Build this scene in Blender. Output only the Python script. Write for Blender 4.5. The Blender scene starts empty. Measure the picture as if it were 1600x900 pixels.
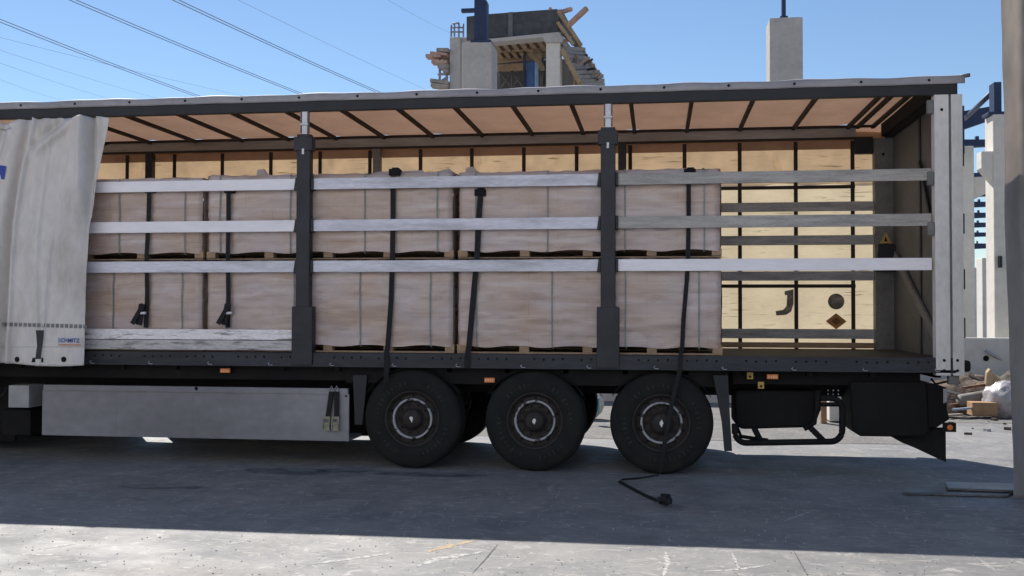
import bpy, bmesh, math, random
from mathutils import Vector, Matrix, noise
random.seed(7)
R = math.radians
SC = bpy.context.scene
COL = SC.collection

# ------------------------------------------------------------------ camera
F, CX, CY, CZ = 1609.7, 2.574, -10.663, 1.652
YAW, PIT, ROL = 0.1397, 0.0246, 0.0025
fw = Vector((-math.sin(YAW)*math.cos(PIT), math.cos(YAW)*math.cos(PIT), math.sin(PIT)))
r0 = Vector((math.cos(YAW), math.sin(YAW), 0)); u0 = r0.cross(fw)
cr = r0*math.cos(ROL)+u0*math.sin(ROL); cu = -r0*math.sin(ROL)+u0*math.cos(ROL)
CAMP = Vector((CX, CY, CZ))
cd = bpy.data.cameras.new('camera'); cam = bpy.data.objects.new('camera', cd); COL.objects.link(cam)
M = Matrix((cr, cu, -fw)).transposed().to_4x4(); M.translation = CAMP
cam.matrix_world = M
cd.sensor_width = 36; cd.lens = F/1600*36; cd.clip_end = 3000; cd.clip_start = .05
SC.camera = cam

# ------------------------------------------------------------------ sky and sun
SUN_AZ, SUN_EL = -33.0, 46.4      # degrees from +Y towards +X ; elevation
w = bpy.data.worlds.new('World'); SC.world = w; w.use_nodes = True
nt = w.node_tree; bg = nt.nodes['Background']
sky = nt.nodes.new('ShaderNodeTexSky'); sky.sky_type = 'NISHITA'; sky.sun_disc = False
sky.sun_elevation = R(SUN_EL); sky.sun_rotation = R(SUN_AZ)
sky.air_density = 1.0; sky.dust_density = 0.0; sky.ozone_density = 4.0; sky.altitude = 0
nt.links.new(sky.outputs[0], bg.inputs[0]); bg.inputs[1].default_value = 0.088
sd = bpy.data.lights.new('sun', 'SUN'); sun = bpy.data.objects.new('sun', sd); COL.objects.link(sun)
sd.energy = 5.0; sd.angle = R(.5); sd.color = (1, .96, .90)
S = Vector((math.sin(R(SUN_AZ))*math.cos(R(SUN_EL)), math.cos(R(SUN_AZ))*math.cos(R(SUN_EL)), math.sin(R(SUN_EL))))
sun.rotation_euler = S.to_track_quat('Z', 'Y').to_euler(); sun.location = (0, 20, 30)
SC.view_settings.view_transform = 'Standard'; SC.view_settings.look = 'None'
SC.view_settings.exposure = 0.45; SC.view_settings.gamma = 1
SC.cycles.max_bounces = 8; SC.cycles.diffuse_bounces = 5
SC.cycles.sample_clamp_indirect = 6

# ------------------------------------------------------------------ photo pixel -> point on a plane of known depth / the ground
def at(x, y, Y):
    d = fw + cr*((x-800)/F) - cu*((y-450)/F)
    return CAMP + d*((Y-CY)/d.y)
def gr(x, y, Z=0.0):
    d = fw + cr*((x-800)/F) - cu*((y-450)/F)
    return CAMP + d*((Z-CZ)/d.z)
def zat(x, y, Y): return at(x, y, Y).z
def xat(x, y, Y): return at(x, y, Y).x

# ------------------------------------------------------------------ materials
MATS = {}
def mat(name, col, rough=.6, metal=0, var=.15, scale=6, bump=.1, stretch=(1, 1, 1), col2=None, mask=(.35, .65),
        detail=6, spec=.4, trans=0, tcol=None, bscale=None, speck=0, grime=None):
    if name in MATS: return MATS[name]
    m = bpy.data.materials.new(name); m.use_nodes = True; t = m.node_tree; N = t.nodes; L = t.links
    b = N['Principled BSDF']
    tc = N.new('ShaderNodeTexCoord'); mp = N.new('ShaderNodeMapping'); mp.inputs['Scale'].default_value = stretch
    L.new(tc.outputs['Object'], mp.inputs[0])
    n = N.new('ShaderNodeTexNoise'); n.inputs['Scale'].default_value = scale; n.inputs['Detail'].default_value = detail
    n.inputs['Roughness'].default_value = .62
    L.new(mp.outputs[0], n.inputs['Vector'])
    cr_ = N.new('ShaderNodeValToRGB'); e = cr_.color_ramp.elements
    e[0].position, e[1].position = mask
    c2 = col2 if col2 else tuple(c*(1-var*1.6) for c in col)
    e[0].color = (*c2, 1); e[1].color = (*[min(1, c*(1+var*.5)) for c in col], 1) if not col2 else (*col, 1)
    L.new(n.outputs[0], cr_.inputs[0])
    out = cr_.outputs[0]
    if speck:
        n3 = N.new('ShaderNodeTexNoise'); n3.inputs['Scale'].default_value = scale*9; n3.inputs['Detail'].default_value = 4
        L.new(mp.outputs[0], n3.inputs['Vector'])
        mr = N.new('ShaderNodeMapRange'); mr.inputs[1].default_value = .3; mr.inputs[2].default_value = .7
        mr.inputs[3].default_value = 1-speck; mr.inputs[4].default_value = 1+speck
        L.new(n3.outputs[0], mr.inputs[0])
        vm = N.new('ShaderNodeVectorMath'); vm.operation = 'SCALE'
        L.new(out, vm.inputs[0]); L.new(mr.outputs[0], vm.inputs['Scale']); out = vm.outputs[0]
    if grime:
        mp2 = N.new('ShaderNodeMapping'); mp2.inputs['Scale'].default_value = (1.6, 1, 26); L.new(tc.outputs['Object'], mp2.inputs[0])
        n4 = N.new('ShaderNodeTexNoise'); n4.inputs['Scale'].default_value = 1.7; n4.inputs['Detail'].default_value = 5; n4.inputs['Distortion'].default_value = .5
        L.new(mp2.outputs[0], n4.inputs['Vector'])
        n5 = N.new('ShaderNodeTexNoise'); n5.inputs['Scale'].default_value = 2.0; L.new(tc.outputs['Object'], n5.inputs['Vector'])
        ma = N.new('ShaderNodeMath'); ma.operation = 'MULTIPLY'
        q1 = N.new('ShaderNodeMapRange'); q1.inputs[1].default_value = .60; q1.inputs[2].default_value = .68; L.new(n4.outputs[0], q1.inputs[0])
        q2 = N.new('ShaderNodeMapRange'); q2.inputs[1].default_value = .46; q2.inputs[2].default_value = .58; L.new(n5.outputs[0], q2.inputs[0])
        L.new(q1.outputs[0], ma.inputs[0]); L.new(q2.outputs[0], ma.inputs[1])
        mx0 = N.new('ShaderNodeMixRGB'); mx0.inputs['Color2'].default_value = (*grime, 1); L.new(ma.outputs[0], mx0.inputs[0]); L.new(out, mx0.inputs[1]); out = mx0.outputs[0]
    L.new(out, b.inputs['Base Color'])
    b.inputs['Roughness'].default_value = rough; b.inputs['Metallic'].default_value = metal
    b.inputs['Specular IOR Level'].default_value = spec
    if bump:
        n2 = N.new('ShaderNodeTexNoise'); n2.inputs['Scale'].default_value = bscale or scale*5; n2.inputs['Detail'].default_value = 5
        L.new(mp.outputs[0], n2.inputs['Vector'])
        bp = N.new('ShaderNodeBump'); bp.inputs['Strength'].default_value = bump; bp.inputs['Distance'].default_value = .02
        L.new(n2.outputs[0], bp.inputs['Height']); L.new(bp.outputs[0], b.inputs['Normal'])
    if trans:
        tr = N.new('ShaderNodeBsdfTranslucent'); mx = N.new('ShaderNodeMixShader'); mx.inputs[0].default_value = trans
        if tcol:
            mu = N.new('ShaderNodeVectorMath'); mu.operation = 'MULTIPLY'; mu.inputs[1].default_value = tcol
            L.new(out, mu.inputs[0]); L.new(mu.outputs[0], tr.inputs[0])
        else: L.new(out, tr.inputs[0])
        L.new(b.outputs[0], mx.inputs[1]); L.new(tr.outputs[0], mx.inputs[2])
        L.new(mx.outputs[0], N['Material Output'].inputs['Surface'])
    MATS[name] = m; return m

dark_steel = mat('dark steel', (.015, .018, .025), .55, .2, col2=(.023, .025, .030), scale=3)
post_steel = mat('slate painted steel', (.022, .026, .036), .5, .1, col2=(.013, .015, .019), scale=4)
rail_steel = mat('galvanised dusty rail', (.040, .045, .055), .6, .2, col2=(.023, .025, .031), scale=2.5, stretch=(.4, 1, 2), speck=.15)
hole_black = mat('hole black', (.006, .006, .008), .9, bump=0)
chassis = mat('black chassis paint', (.006, .006, .007), .75, col2=(.011, .0105, .011), scale=3, spec=.2)
rubber = mat('tyre rubber', (.010, .0105, .012), .85, col2=(.017, .0165, .016), scale=5, spec=.25)
rim_mat = mat('rusty dark rim', (.018, .015, .015), .7, .1, col2=(.032, .025, .024), scale=12, speck=.3)
rim_ring = mat('worn rim ring', (.36, .36, .39), .6, .1, col2=(.035, .028, .028), scale=11, mask=(.43, .47), speck=.2)
chip = mat('bare metal chip', (.7, .7, .75), .5, .3, var=.1)
alu = mat('bright aluminium', (.50, .51, .56), .4, .6, col2=(.36, .37, .42), scale=3)
alu_strip = mat('side panel aluminium', (.235, .235, .26), .5, .2, col2=(.165, .165, .185), scale=1.4, stretch=(.6, 1, 1), bump=.05, speck=.08)
grey_plate = mat('light grey plate', (.32, .32, .34), .6, var=.1)
grey_paint = mat('light grey painted steel', (.70, .69, .69), .5, .0, col2=(.60, .595, .595), scale=2.2, stretch=(1, 1, .5), speck=.08)
pillar_grey = mat('grey inner pillar', (.20, .20, .20), .6, .1, col2=(.13, .13, .125), scale=3, speck=.1)
door_in = mat('plywood door lining', (.125, .13, .14), .6, col2=(.095, .10, .105), scale=2, speck=.08)
far_rail = mat('far cantrail aluminium', (.36, .34, .32), .5, .2, col2=(.24, .22, .2), scale=2, stretch=(.4, 1, 3), speck=.1)
roof_edge = mat('roof hem pvc', (.42, .41, .44), .6, col2=(.34, .33, .37), scale=2.5, stretch=(.5, 1, 1), speck=.08, trans=.25)
roof_pvc = mat('roof tarp pvc', (.34, .255, .21), .55, col2=(.28, .21, .17), scale=1.5, trans=.42, tcol=(1, .80, .66), bump=.08, speck=.05)
far_pvc = mat('cream curtain pvc', (.74, .68, .60), .5, col2=(.66, .60, .52), scale=1.2, stretch=(1, 1, 2.5), trans=.48, tcol=(1, .90, .68), bump=.12, bscale=3, speck=.04, grime=(.30, .25, .17))
shade_layer_m = mat('upper shading layer', (.86, .78, .71), .5, trans=.85, tcol=(1, .92, .86))
strap_brown = mat('dark curtain webbing', (.035, .026, .022), .8, var=.2)
black_web = mat('black strap webbing', (.010, .011, .014), .8, var=.3, scale=20)
green_web = mat('green plastic banding', (.20, .25, .24), .5, var=.15)
near_pvc = mat('grey white curtain pvc', (.75, .725, .715), .5, col2=(.55, .52, .495), mask=(.3, .55), scale=1.6, stretch=(1.5, 1, .7), bump=.12, bscale=6, trans=.25, tcol=(1, .95, .88), speck=.05)
blue_ink = mat('blue print', (.03, .06, .32), .6, var=.1)
orange_ink = mat('faded orange print', (.60, .32, .22), .6, var=.15)
timber = mat('pallet timber', (.36, .25, .16), .8, col2=(.26, .18, .12), scale=5, stretch=(1, 1, 5), speck=.15)
site_wood = mat('formwork timber', (.42, .29, .17), .8, col2=(.28, .20, .13), scale=1.5, speck=.15)
board_mid = mat('weathered aluminium board', (.66, .66, .74), .55, .0, col2=(.42, .42, .46), mask=(.3, .58), scale=2.6, stretch=(.5, 1, 3.5), speck=.12)
board_white = mat('white painted board', (.86, .84, .89), .5, .0, col2=(.76, .74, .79), mask=(.3, .6), scale=2, stretch=(.4, 1, 2), speck=.04)
board_scuff = mat('scuffed white board', (.80, .77, .79), .6, col2=(.2, .19, .2), mask=(.34, .46), scale=4.2, stretch=(.7, 1, 5), speck=.2)
board_old = mat('grey weathered wooden board', (.44, .42, .40), .75, col2=(.26, .25, .24), mask=(.3, .65), scale=3, stretch=(.8, 1, 9), speck=.2)
board_far = mat('far side board', (.40, .41, .43), .65, col2=(.22, .22, .23), mask=(.3, .65), scale=3, stretch=(.8, 1, 6), speck=.15)
lamp_orange = mat('orange marker lens', (.75, .22, .05), .3, var=.1)
lamp_pale = mat('lens reflector', (.85, .5, .3), .3, var=.1)
yellow = mat('ochre plate', (.45, .30, .08), .6, var=.2)
concrete = mat('precast concrete', (.50, .465, .43), .85, col2=(.42, .39, .36), scale=.9, speck=.08)
conc_beige = mat('beige precast concrete', (.70, .65, .58), .85, col2=(.62, .575, .51), scale=.8, speck=.06)
formwork = mat('dark formwork panel', (.10, .10, .10), .8, col2=(.055, .055, .06), scale=.8, speck=.2)
blue_steel = mat('dark blue steel', (.028, .042, .095), .5, .2, var=.15, scale=2)
blue_steel_l = mat('blue painted steel', (.06, .13, .34), .5, .1, var=.15, scale=2)
cart = mat('cardboard', (.42, .25, .13), .8, var=.15)
bag_m = mat('clear plastic sack', (.62, .58, .58), .25, var=.12, scale=8, bump=.5, trans=.3, spec=.6)
tarp_m = mat('heavy grey tarpaulin', (.24, .24, .245), .6, col2=(.185, .185, .19), scale=1.1, stretch=(1.5, 1, .5), bump=.15, trans=.48, tcol=(3.4, 3.1, 2.8), speck=.06)
wire_m = mat('hazed power cable', (.14, .17, .26), .6, bump=0)  # distance haze put into the cable colour as a blue grey
plate_m = mat('steel plate', (.14, .15, .165), .35, .4, col2=(.07, .07, .075), scale=3, speck=.15)

def wrap_mat():
    m = bpy.data.materials.new('stretch wrapped cartons'); m.use_nodes = True; t = m.node_tree; N = t.nodes; L = t.links
    b = N['Principled BSDF']; tc = N.new('ShaderNodeTexCoord'); oi = N.new('ShaderNodeObjectInfo')
    add = N.new('ShaderNodeVectorMath'); add.operation = 'ADD'
    sc0 = N.new('ShaderNodeVectorMath'); sc0.operation = 'SCALE'; sc0.inputs[0].default_value = (7.3, 3.1, 5.7)
    L.new(oi.outputs['Random'], sc0.inputs['Scale']); L.new(tc.outputs['Object'], add.inputs[0]); L.new(sc0.outputs[0], add.inputs[1])
    def nz(stretch, scale, lo, hi, det=5, dist=0):
        mp = N.new('ShaderNodeMapping'); mp.inputs['Scale'].default_value = stretch; L.new(add.outputs[0], mp.inputs[0])
        n = N.new('ShaderNodeTexNoise'); n.inputs['Scale'].default_value = scale; n.inputs['Detail'].default_value = det
        n.inputs['Distortion'].default_value = dist
        L.new(mp.outputs[0], n.inputs['Vector'])
        r = N.new('ShaderNodeMapRange'); r.inputs[1].default_value = lo; r.inputs[2].default_value = hi
        L.new(n.outputs[0], r.inputs[0]); return r.outputs[0]
    # cartons (swizzled so rows run along X, courses along Z)
    mp = N.new('ShaderNodeMapping'); mp.inputs['Rotation'].default_value = (R(90), 0, 0); L.new(tc.outputs['Object'], mp.inputs[0])
    br = N.new('ShaderNodeTexBrick'); br.inputs['Scale'].default_value = 1; br.inputs['Brick Width'].default_value = .62
    br.inputs['Row Height'].default_value = .19; br.inputs['Mortar Size'].default_value = .006; br.inputs['Mortar Smooth'].default_value = 1.0
    br.inputs['Color1'].default_value = (.42, .30, .24, 1); br.inputs['Color2'].default_value = (.40, .29, .235, 1)
    br.inputs['Mortar'].default_value = (.30, .215, .175, 1); L.new(mp.outputs[0], br.inputs['Vector'])
    film = nz((.8, .8, 1.5), 1.5, .34, .68, 4, .5)
    fine = nz((.6, .6, 6), 2.0, .52, .78, 4, .6)
    m1 = N.new('ShaderNodeMixRGB'); m1.inputs['Color2'].default_value = (.43, .375, .395, 1)
    mm = N.new('ShaderNodeMath'); mm.operation = 'MULTIPLY'; mm.inputs[1].default_value = .8
    L.new(film, mm.inputs[0]); L.new(mm.outputs[0], m1.inputs[0]); L.new(br.outputs[0], m1.inputs[1])
    m2 = N.new('ShaderNodeMixRGB'); m2.inputs['Color2'].default_value = (.76, .74, .80, 1)
    mm2 = N.new('ShaderNodeMath'); mm2.operation = 'MULTIPLY'; mm2.inputs[1].default_value = .32
    L.new(fine, mm2.inputs[0]); L.new(mm2.outputs[0], m2.inputs[0]); L.new(m1.outputs[0], m2.inputs[1])
    L.new(m2.outputs[0], b.inputs['Base Color'])
    rq = N.new('ShaderNodeMapRange'); rq.inputs[3].default_value = .18; rq.inputs[4].default_value = .5; L.new(nz((1.2, 1.2, 5), 2.6, .35, .65, 4, .5), rq.inputs[0]); L.new(rq.outputs[0], b.inputs['Roughness']); b.inputs['Specular IOR Level'].default_value = .7
    bp = N.new('ShaderNodeBump'); bp.inputs['Strength'].default_value = .3; bp.inputs['Distance'].default_value = .02
    L.new(nz((.9, .9, 4), 2.4, 0, 1, 3, .8), bp.inputs['Height']); L.new(bp.outputs[0], b.inputs['Normal'])
    return m
wrapped = wrap_mat()
film_m = mat('loose stretch film', (.44, .38, .38), .3, col2=(.34, .28, .27), scale=4, bump=.3, trans=.2, spec=.6)

def ground_mat():
    m = bpy.data.materials.new('worn concrete yard'); m.use_nodes = True; t = m.node_tree; N = t.nodes; L = t.links
    b = N['Principled BSDF']; tc = N.new('ShaderNodeTexCoord')
    def nz(stretch, scale, lo, hi, det=6, dist=0, rot=0, off=0):
        mp = N.new('ShaderNodeMapping'); mp.inputs['Scale'].default_value = stretch
        mp.inputs['Rotation'].default_value = (0, 0, R(rot)); mp.inputs['Location'].default_value = (off, off, 0)
        L.new(tc.outputs['Object'], mp.inputs[0])
        n = N.new('ShaderNodeTexNoise'); n.inputs['Scale'].default_value = scale; n.inputs['Detail'].default_value = det
        n.inputs['Distortion'].default_value = dist; n.inputs['Roughness'].default_value = .65
        L.new(mp.outputs[0], n.inputs['Vector'])
        r = N.new('ShaderNodeMapRange'); r.inputs[1].default_value = lo; r.inputs[2].default_value = hi
        L.new(n.outputs[0], r.inputs[0]); return r.outputs[0]
    def mix(f, a, c2, k=1.0):
        x = N.new('ShaderNodeMixRGB')
        if k != 1:
            q = N.new('ShaderNodeMath'); q.operation = 'MULTIPLY'; q.inputs[1].default_value = k; L.new(f, q.inputs[0]); f = q.outputs[0]
        L.new(f, x.inputs[0])
        if isinstance(a, tuple): x.inputs[1].default_value = (*a, 1)
        else: L.new(a, x.inputs[1])
        x.inputs[2].default_value = (*c2, 1); return x.outputs[0]
    c = mix(nz((1, 1, 1), .7, .35, .65), (0.159, 0.159, 0.163), (0.211, 0.204, 0.198))
    c = mix(nz((1, 1, 1), 3.5, .45, .65, 8), c, (0.241, 0.228, 0.215), .6)
    c = mix(nz((1, 1, 1), 1.6, .46, .62, 9, .6, 0, 21), c, (0.267, 0.249, 0.232), .5)
    c = mix(nz((1, 2.5, 1), 7, .54, .66, 9, .8), c, (0.327, 0.310, 0.288), .55)
    c = mix(nz((1, 1, 1), 26, .60, .72, 8), c, (0.378, 0.361, 0.335), .6)       # pale scuffing
    c = mix(nz((1, 1, 1), 2.2, .58, .70, 8, 0, 0, 9), c, (0.107, 0.107, 0.112), .5)
    c = mix(nz((.35, 7, 1), 2.0, .68, .73, 6, .8, 24, 3), c, (0.361, 0.335, 0.310), .6)   # scratches
    c = mix(nz((7, .3, 1), 1.6, .70, .74, 6, .8, 14, 7), c, (0.327, 0.310, 0.292), .45)
    c = mix(nz((1, 1, 1), .45, .60, .72, 5, 0, 0, 4), c, (0.249, 0.215, 0.189), .4)
    c = mix(nz((1, 1, 1), .9, .48, .62, 9, 1.2, 0, 33), c, (.11, .11, .115), .45)
    c = mix(nz((1, 3.5, 1), 3.2, .57, .68, 9, 1.5, 8, 41), c, (.42, .385, .35), .75)
    c = mix(nz((5, .6, 1), 2.4, .62, .70, 8, 1.2, 60, 13), c, (.42, .40, .37), .65)
    c = mix(nz((1, 1, 1), 9, .58, .66, 9, 1.0, 0, 55), c, (.44, .41, .38), .6)
    c = mix(nz((1, 1, 1), 45, .60, .70, 5, 0, 0, 5), c, (.12, .12, .12), .5)
    L.new(c, b.inputs['Base Color'])
    rr = N.new('ShaderNodeMapRange'); rr.inputs[3].default_value = .5; rr.inputs[4].default_value = .85
    L.new(nz((1, 1, 1), 1.5, .3, .7), rr.inputs[0]); L.new(rr.outputs[0], b.inputs['Roughness'])
    bp = N.new('ShaderNodeBump'); bp.inputs['Strength'].default_value = .35; bp.inputs['Distance'].default_value = .01
    L.new(nz((1, 1, 1), 22, 0, 1, 8), bp.inputs['Height']); L.new(bp.outputs[0], b.inputs['Normal'])
    return m

# ------------------------------------------------------------------ mesh builder
class MB:
    def __init__(s): s.v = []; s.f = []; s.m = []; s.sm = []
    def add(s, vs, fs, mi=0, smooth=False):
        o = len(s.v); s.v += [Vector(q) for q in vs]
        for f in fs: s.f.append([o+i for i in f]); s.m.append(mi); s.sm.append(smooth)
        return s
    def box(s, x0, x1, y0, y1, z0, z1, mi=0):
        return s.add([(x0,y0,z0),(x1,y0,z0),(x1,y1,z0),(x0,y1,z0),(x0,y0,z1),(x1,y0,z1),(x1,y1,z1),(x0,y1,z1)],
            [(0,3,2,1),(4,5,6,7),(0,1,5,4),(1,2,6,5),(2,3,7,6),(3,0,4,7)], mi)
    def prism(s, front, dv, mi=0):                 # polygon + extrusion vector
        n = len(front); a = [Vector(q) for q in front]; b = [q+Vector(dv) for q in a]
        fs = [tuple(range(n)), tuple(range(2*n-1, n-1, -1))] + [(i, i+n, (i+1) % n+n, (i+1) % n) for i in range(n)]
        return s.add(a+b, fs, mi)
    def bar(s, a, b, wd, th, mi=0, up=(0, 0, 1)):  # rectangular bar
        a = Vector(a); b = Vector(b); d = (b-a).normalized(); up = Vector(up)
        if abs(d.dot(up)) > .98: up = Vector((0, 1, 0))
        x = d.cross(up).normalized(); y = x.cross(d).normalized()
        q = [x*sx*wd/2+y*sy*th/2 for sx, sy in ((-1,-1),(1,-1),(1,1),(-1,1))]
        return s.add([a+k for k in q]+[b+k for k in q], [(3,2,1,0),(4,5,6,7),(0,1,5,4),(1,2,6,5),(2,3,7,6),(3,0,4,7)], mi)
    def tube(s, pts, r, n=8, mi=0, cap=True):
        pts = [Vector(p) for p in pts]; o = len(s.v); rings = []
        ref = Vector((0, 0, 1))
        for i, p in enumerate(pts):
            d = (pts[min(i+1, len(pts)-1)]-pts[max(i-1, 0)]).normalized()
            rf = ref if abs(d.dot(ref)) < .95 else Vector((0, 1, 0))
            x = d.cross(rf).normalized(); y = x.cross(d)
            rings.append([p+(x*math.cos(k*2*math.pi/n)+y*math.sin(k*2*math.pi/n))*r for k in range(n)])
        vs = [q for rg in rings for q in rg]; fs = []
        for i in range(len(pts)-1):
            for k in range(n): fs.append((i*n+k, i*n+(k+1) % n, (i+1)*n+(k+1) % n, (i+1)*n+k))
        if cap: fs += [tuple(range(n))[::-1], tuple(range((len(pts)-1)*n, len(pts)*n))]
        return s.add(vs, fs, mi, True)
    def ribbon(s, pts, wdv, th, mi=0):             # flat webbing: pts path, width vector
        pts = [Vector(p) for p in pts]; wv = Vector(wdv)/2; vs = []; fs = []
        for i, p in enumerate(pts):
            d = (pts[min(i+1, len(pts)-1)]-pts[max(i-1, 0)]).normalized(); nn = d.cross(wv.normalized()).normalized()*th/2
            vs += [p-wv-nn, p+wv-nn, p+wv+nn, p-wv+nn]
        for i in range(len(pts)-1):
            for k in range(4): fs.append((i*4+k, i*4+(k+1) % 4, i*4+4+(k+1) % 4, i*4+4+k))
        fs += [(3, 2, 1, 0), tuple(range(len(pts)*4-4, len(pts)*4))]
        return s.add(vs, fs, mi)
    def lathe(s, prof, c, n=64, mi=0, axis='Y'):   # prof: (radius, offset along axis)
        c = Vector(c); vs = []; fs = []
        for r, h in prof:
            for k in range(n):
                a = k*2*math.pi/n
                vs.append(c+Vector((r*math.cos(a), h, r*math.sin(a))) if axis == 'Y' else c+Vector((r*math.cos(a), r*math.sin(a), h)))
        for i in range(len(prof)-1):
            for k in range(n): fs.append((i*n+k, i*n+(k+1) % n, (i+1)*n+(k+1) % n, (i+1)*n+k))
        return s.add(vs, fs, mi, True)
    def disc(s, c, r, n, th, mi=0, axis='Y'):
        return s.lathe([(0.0001, 0), (r, 0), (r, th), (0.0001, th)], c, n, mi, axis)
    def grid(s, fn, nu, nv, mi=0, flip=False):
        vs = [fn(i/nu, j/nv) for j in range(nv+1) for i in range(nu+1)]
        fs = []
        for j in range(nv):
            for i in range(nu):
                a = j*(nu+1)+i; q = (a, a+1, a+nu+2, a+nu+1); fs.append(q[::-1] if flip else q)
        return s.add(vs, fs, mi, True)
    def build(s, name, mats, parent=None, bevel=0, solid=0, origin=None, recalc=True):
        mats = mats if isinstance(mats, (list, tuple)) else [mats]
        if parent is not None:
            org = Vector((0, 0, 0)); p = parent
            while p is not None: org += p.location; p = p.parent
            loc = Vector((0, 0, 0))
        else:
            if origin is None:
                xs = [q.x for q in s.v]; ys = [q.y for q in s.v]; zs = [q.z for q in s.v]
                origin = ((min(xs)+max(xs))/2, (min(ys)+max(ys))/2, min(zs))
            org = Vector(origin); loc = org
        me = bpy.data.meshes.new(name)
        me.from_pydata([tuple(q-org) for q in s.v], [], s.f); me.update()
        for m in mats: me.materials.append(m)
        for p, mi, sm in zip(me.polygons, s.m, s.sm): p.material_index = mi; p.use_smooth = sm
        if recalc:
            bm = bmesh.new(); bm.from_mesh(me); bmesh.ops.recalc_face_normals(bm, faces=bm.faces); bm.to_mesh(me); bm.free()
        o = bpy.data.objects.new(name, me); COL.objects.link(o); o.location = loc; o.parent = parent
        if solid:
            md = o.modifiers.new('solid', 'SOLIDIFY'); md.thickness = solid; md.offset = 0
        if bevel:
            md = o.modifiers.new('bevel', 'BEVEL'); md.width = bevel; md.segments = 2; md.limit_method = 'ANGLE'; md.angle_limit = R(40)
        return o
def tag(o, label, cat, group=None):
    o['label'] = label; o['category'] = cat
    if group: o['group'] = group
    return o
def thing(name, loc, label, cat, group=None):
    o = bpy.data.objects.new(name, None); COL.objects.link(o); o.location = loc; o.empty_display_size = .3
    return tag(o, label, cat, group)
def struct(o): o['kind'] = 'structure'; return o
def dup(root, dx):
    c = root.copy(); COL.objects.link(c); c.location = root.location+Vector(dx)
    for ch in list(root.children):
        d = ch.copy(); COL.objects.link(d); d.parent = c
        for g in list(ch.children):
            e = g.copy(); COL.objects.link(e); e.parent = d
    return c
def fbm(p, o=4): return noise.fractal(Vector(p), 1.0, 2.0, o)

# ================================================================== SETTING
b = MB(); b.grid(lambda u, v: Vector((-250+500*u, -60+460*v, 0)), 50, 46)
struct(b.build('ground', ground_mat(), origin=(0, 0, 0)))
dark_ground = mat('rough dark ground', (.20, .19, .175), .95, col2=(.15, .143, .135), scale=2, bump=.6, bscale=25, speck=.3)  # darker, rougher strip of yard behind the trailer
b = MB(); pts = []
for i in range(40): xx = -30+i*1.0; pts.append(Vector((xx, (3.05 if xx < 6.5 else 5.9)+.12*fbm((i*.7, 1, 0)), .004)))
far = [Vector((q.x, 8.0, .004)) for q in reversed(pts)]
b.add(pts+far, [tuple(range(80))])
struct(b.build('dark_yard_strip', dark_ground, origin=(0, 5, 0)))

# painted / spilled marks on the slab
yel = mat('worn yellow paint', (.46, .33, .17), .8, col2=(.27, .25, .22), mask=(.42, .55), scale=9, speck=.2)
pale = mat('pale mortar smear', (.46, .44, .41), .8, col2=(.25, .245, .24), mask=(.44, .54), scale=22, speck=.2)
def streak(pxs, wd, m, name, z=.0012):
    p = [gr(x, y, z) for x, y in pxs]; b = MB(); n = 24; L_ = []; R_ = []
    for i in range(n+1):
        t = i/n*(len(p)-1); k = min(int(t), len(p)-2); q = p[k].lerp(p[k+1], t-k); d = (p[k+1]-p[k]).normalized(); s_ = Vector((-d.y, d.x, 0))
        ww = wd*(.25+.9*abs(math.sin(math.pi*(i+.7)/(n+1.4))))*(.75+.9*random.random())/2
        off = s_*wd*.35*(random.random()-.5)
        L_.append(q+s_*ww+off); R_.append(q-s_*ww+off)
    b.add(L_+R_, [(i, i+1, n+2+i, n+1+i) for i in range(n)])
    return struct(b.build(name, m))
streak([(668, 862), (700, 853), (752, 842)], .055, yel, 'paint_mark')
streak([(1040, 862), (1043, 880), (1036, 900)], .03, pale, 'scrape_mark')
streak([(1143, 862), (1150, 880), (1158, 893)], .016, pale, 'scrape_mark')
streak([(32, 866), (92, 867)], .03, pale, 'scrape_mark'); streak([(60, 858), (118, 850)], .03, pale, 'scrape_mark')
streak([(1090, 893), (1150, 890), (1205, 882)], .025, pale, 'scrape_mark')
streak([(1225, 814), (1275, 796)], .022, pale, 'scrape_mark'); streak([(1292, 790), (1315, 791)], .022, pale, 'scrape_mark')
streak([(480, 882), (540, 874), (612, 864)], .05, pale, 'scrape_mark'); streak([(352, 850), (385, 846)], .03, pale, 'scrape_mark')
streak([(650, 884), (690, 872), (755, 862)], .06, pale, 'scrape_mark'); streak([(280, 887), (305, 886)], .04, pale, 'scrape_mark')
crack = mat('dark crack', (.10, .10, .10), .9)
streak([(738, 896), (760, 872), (778, 850)], .009, crack, 'ground_crack'); streak([(1240, 860), (1250, 878), (1262, 900)], .008, crack, 'ground_crack')
oil = mat('dark oil stain', (.10, .10, .105), .5, col2=(.2, .2, .205), mask=(.4, .6), scale=5)
for (px, py, rx, ry) in ((450, 736, .5, .16), (670, 741, .55, .12), (540, 735, .3, .1), (250, 760, .4, .1)):
    c = gr(px, py, .004); b = MB()
    b.add([c+Vector((math.cos(a)*rx*(1+.5*fbm((math.cos(a)*2, math.sin(a)*2, px))), math.sin(a)*ry*(1+.5*fbm((math.cos(a)*2, math.sin(a)*2, px+5))), 0)) for a in [k*math.pi/20 for k in range(40)]], [tuple(range(40))])
    struct(b.build('oil_stain', oil))

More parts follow.
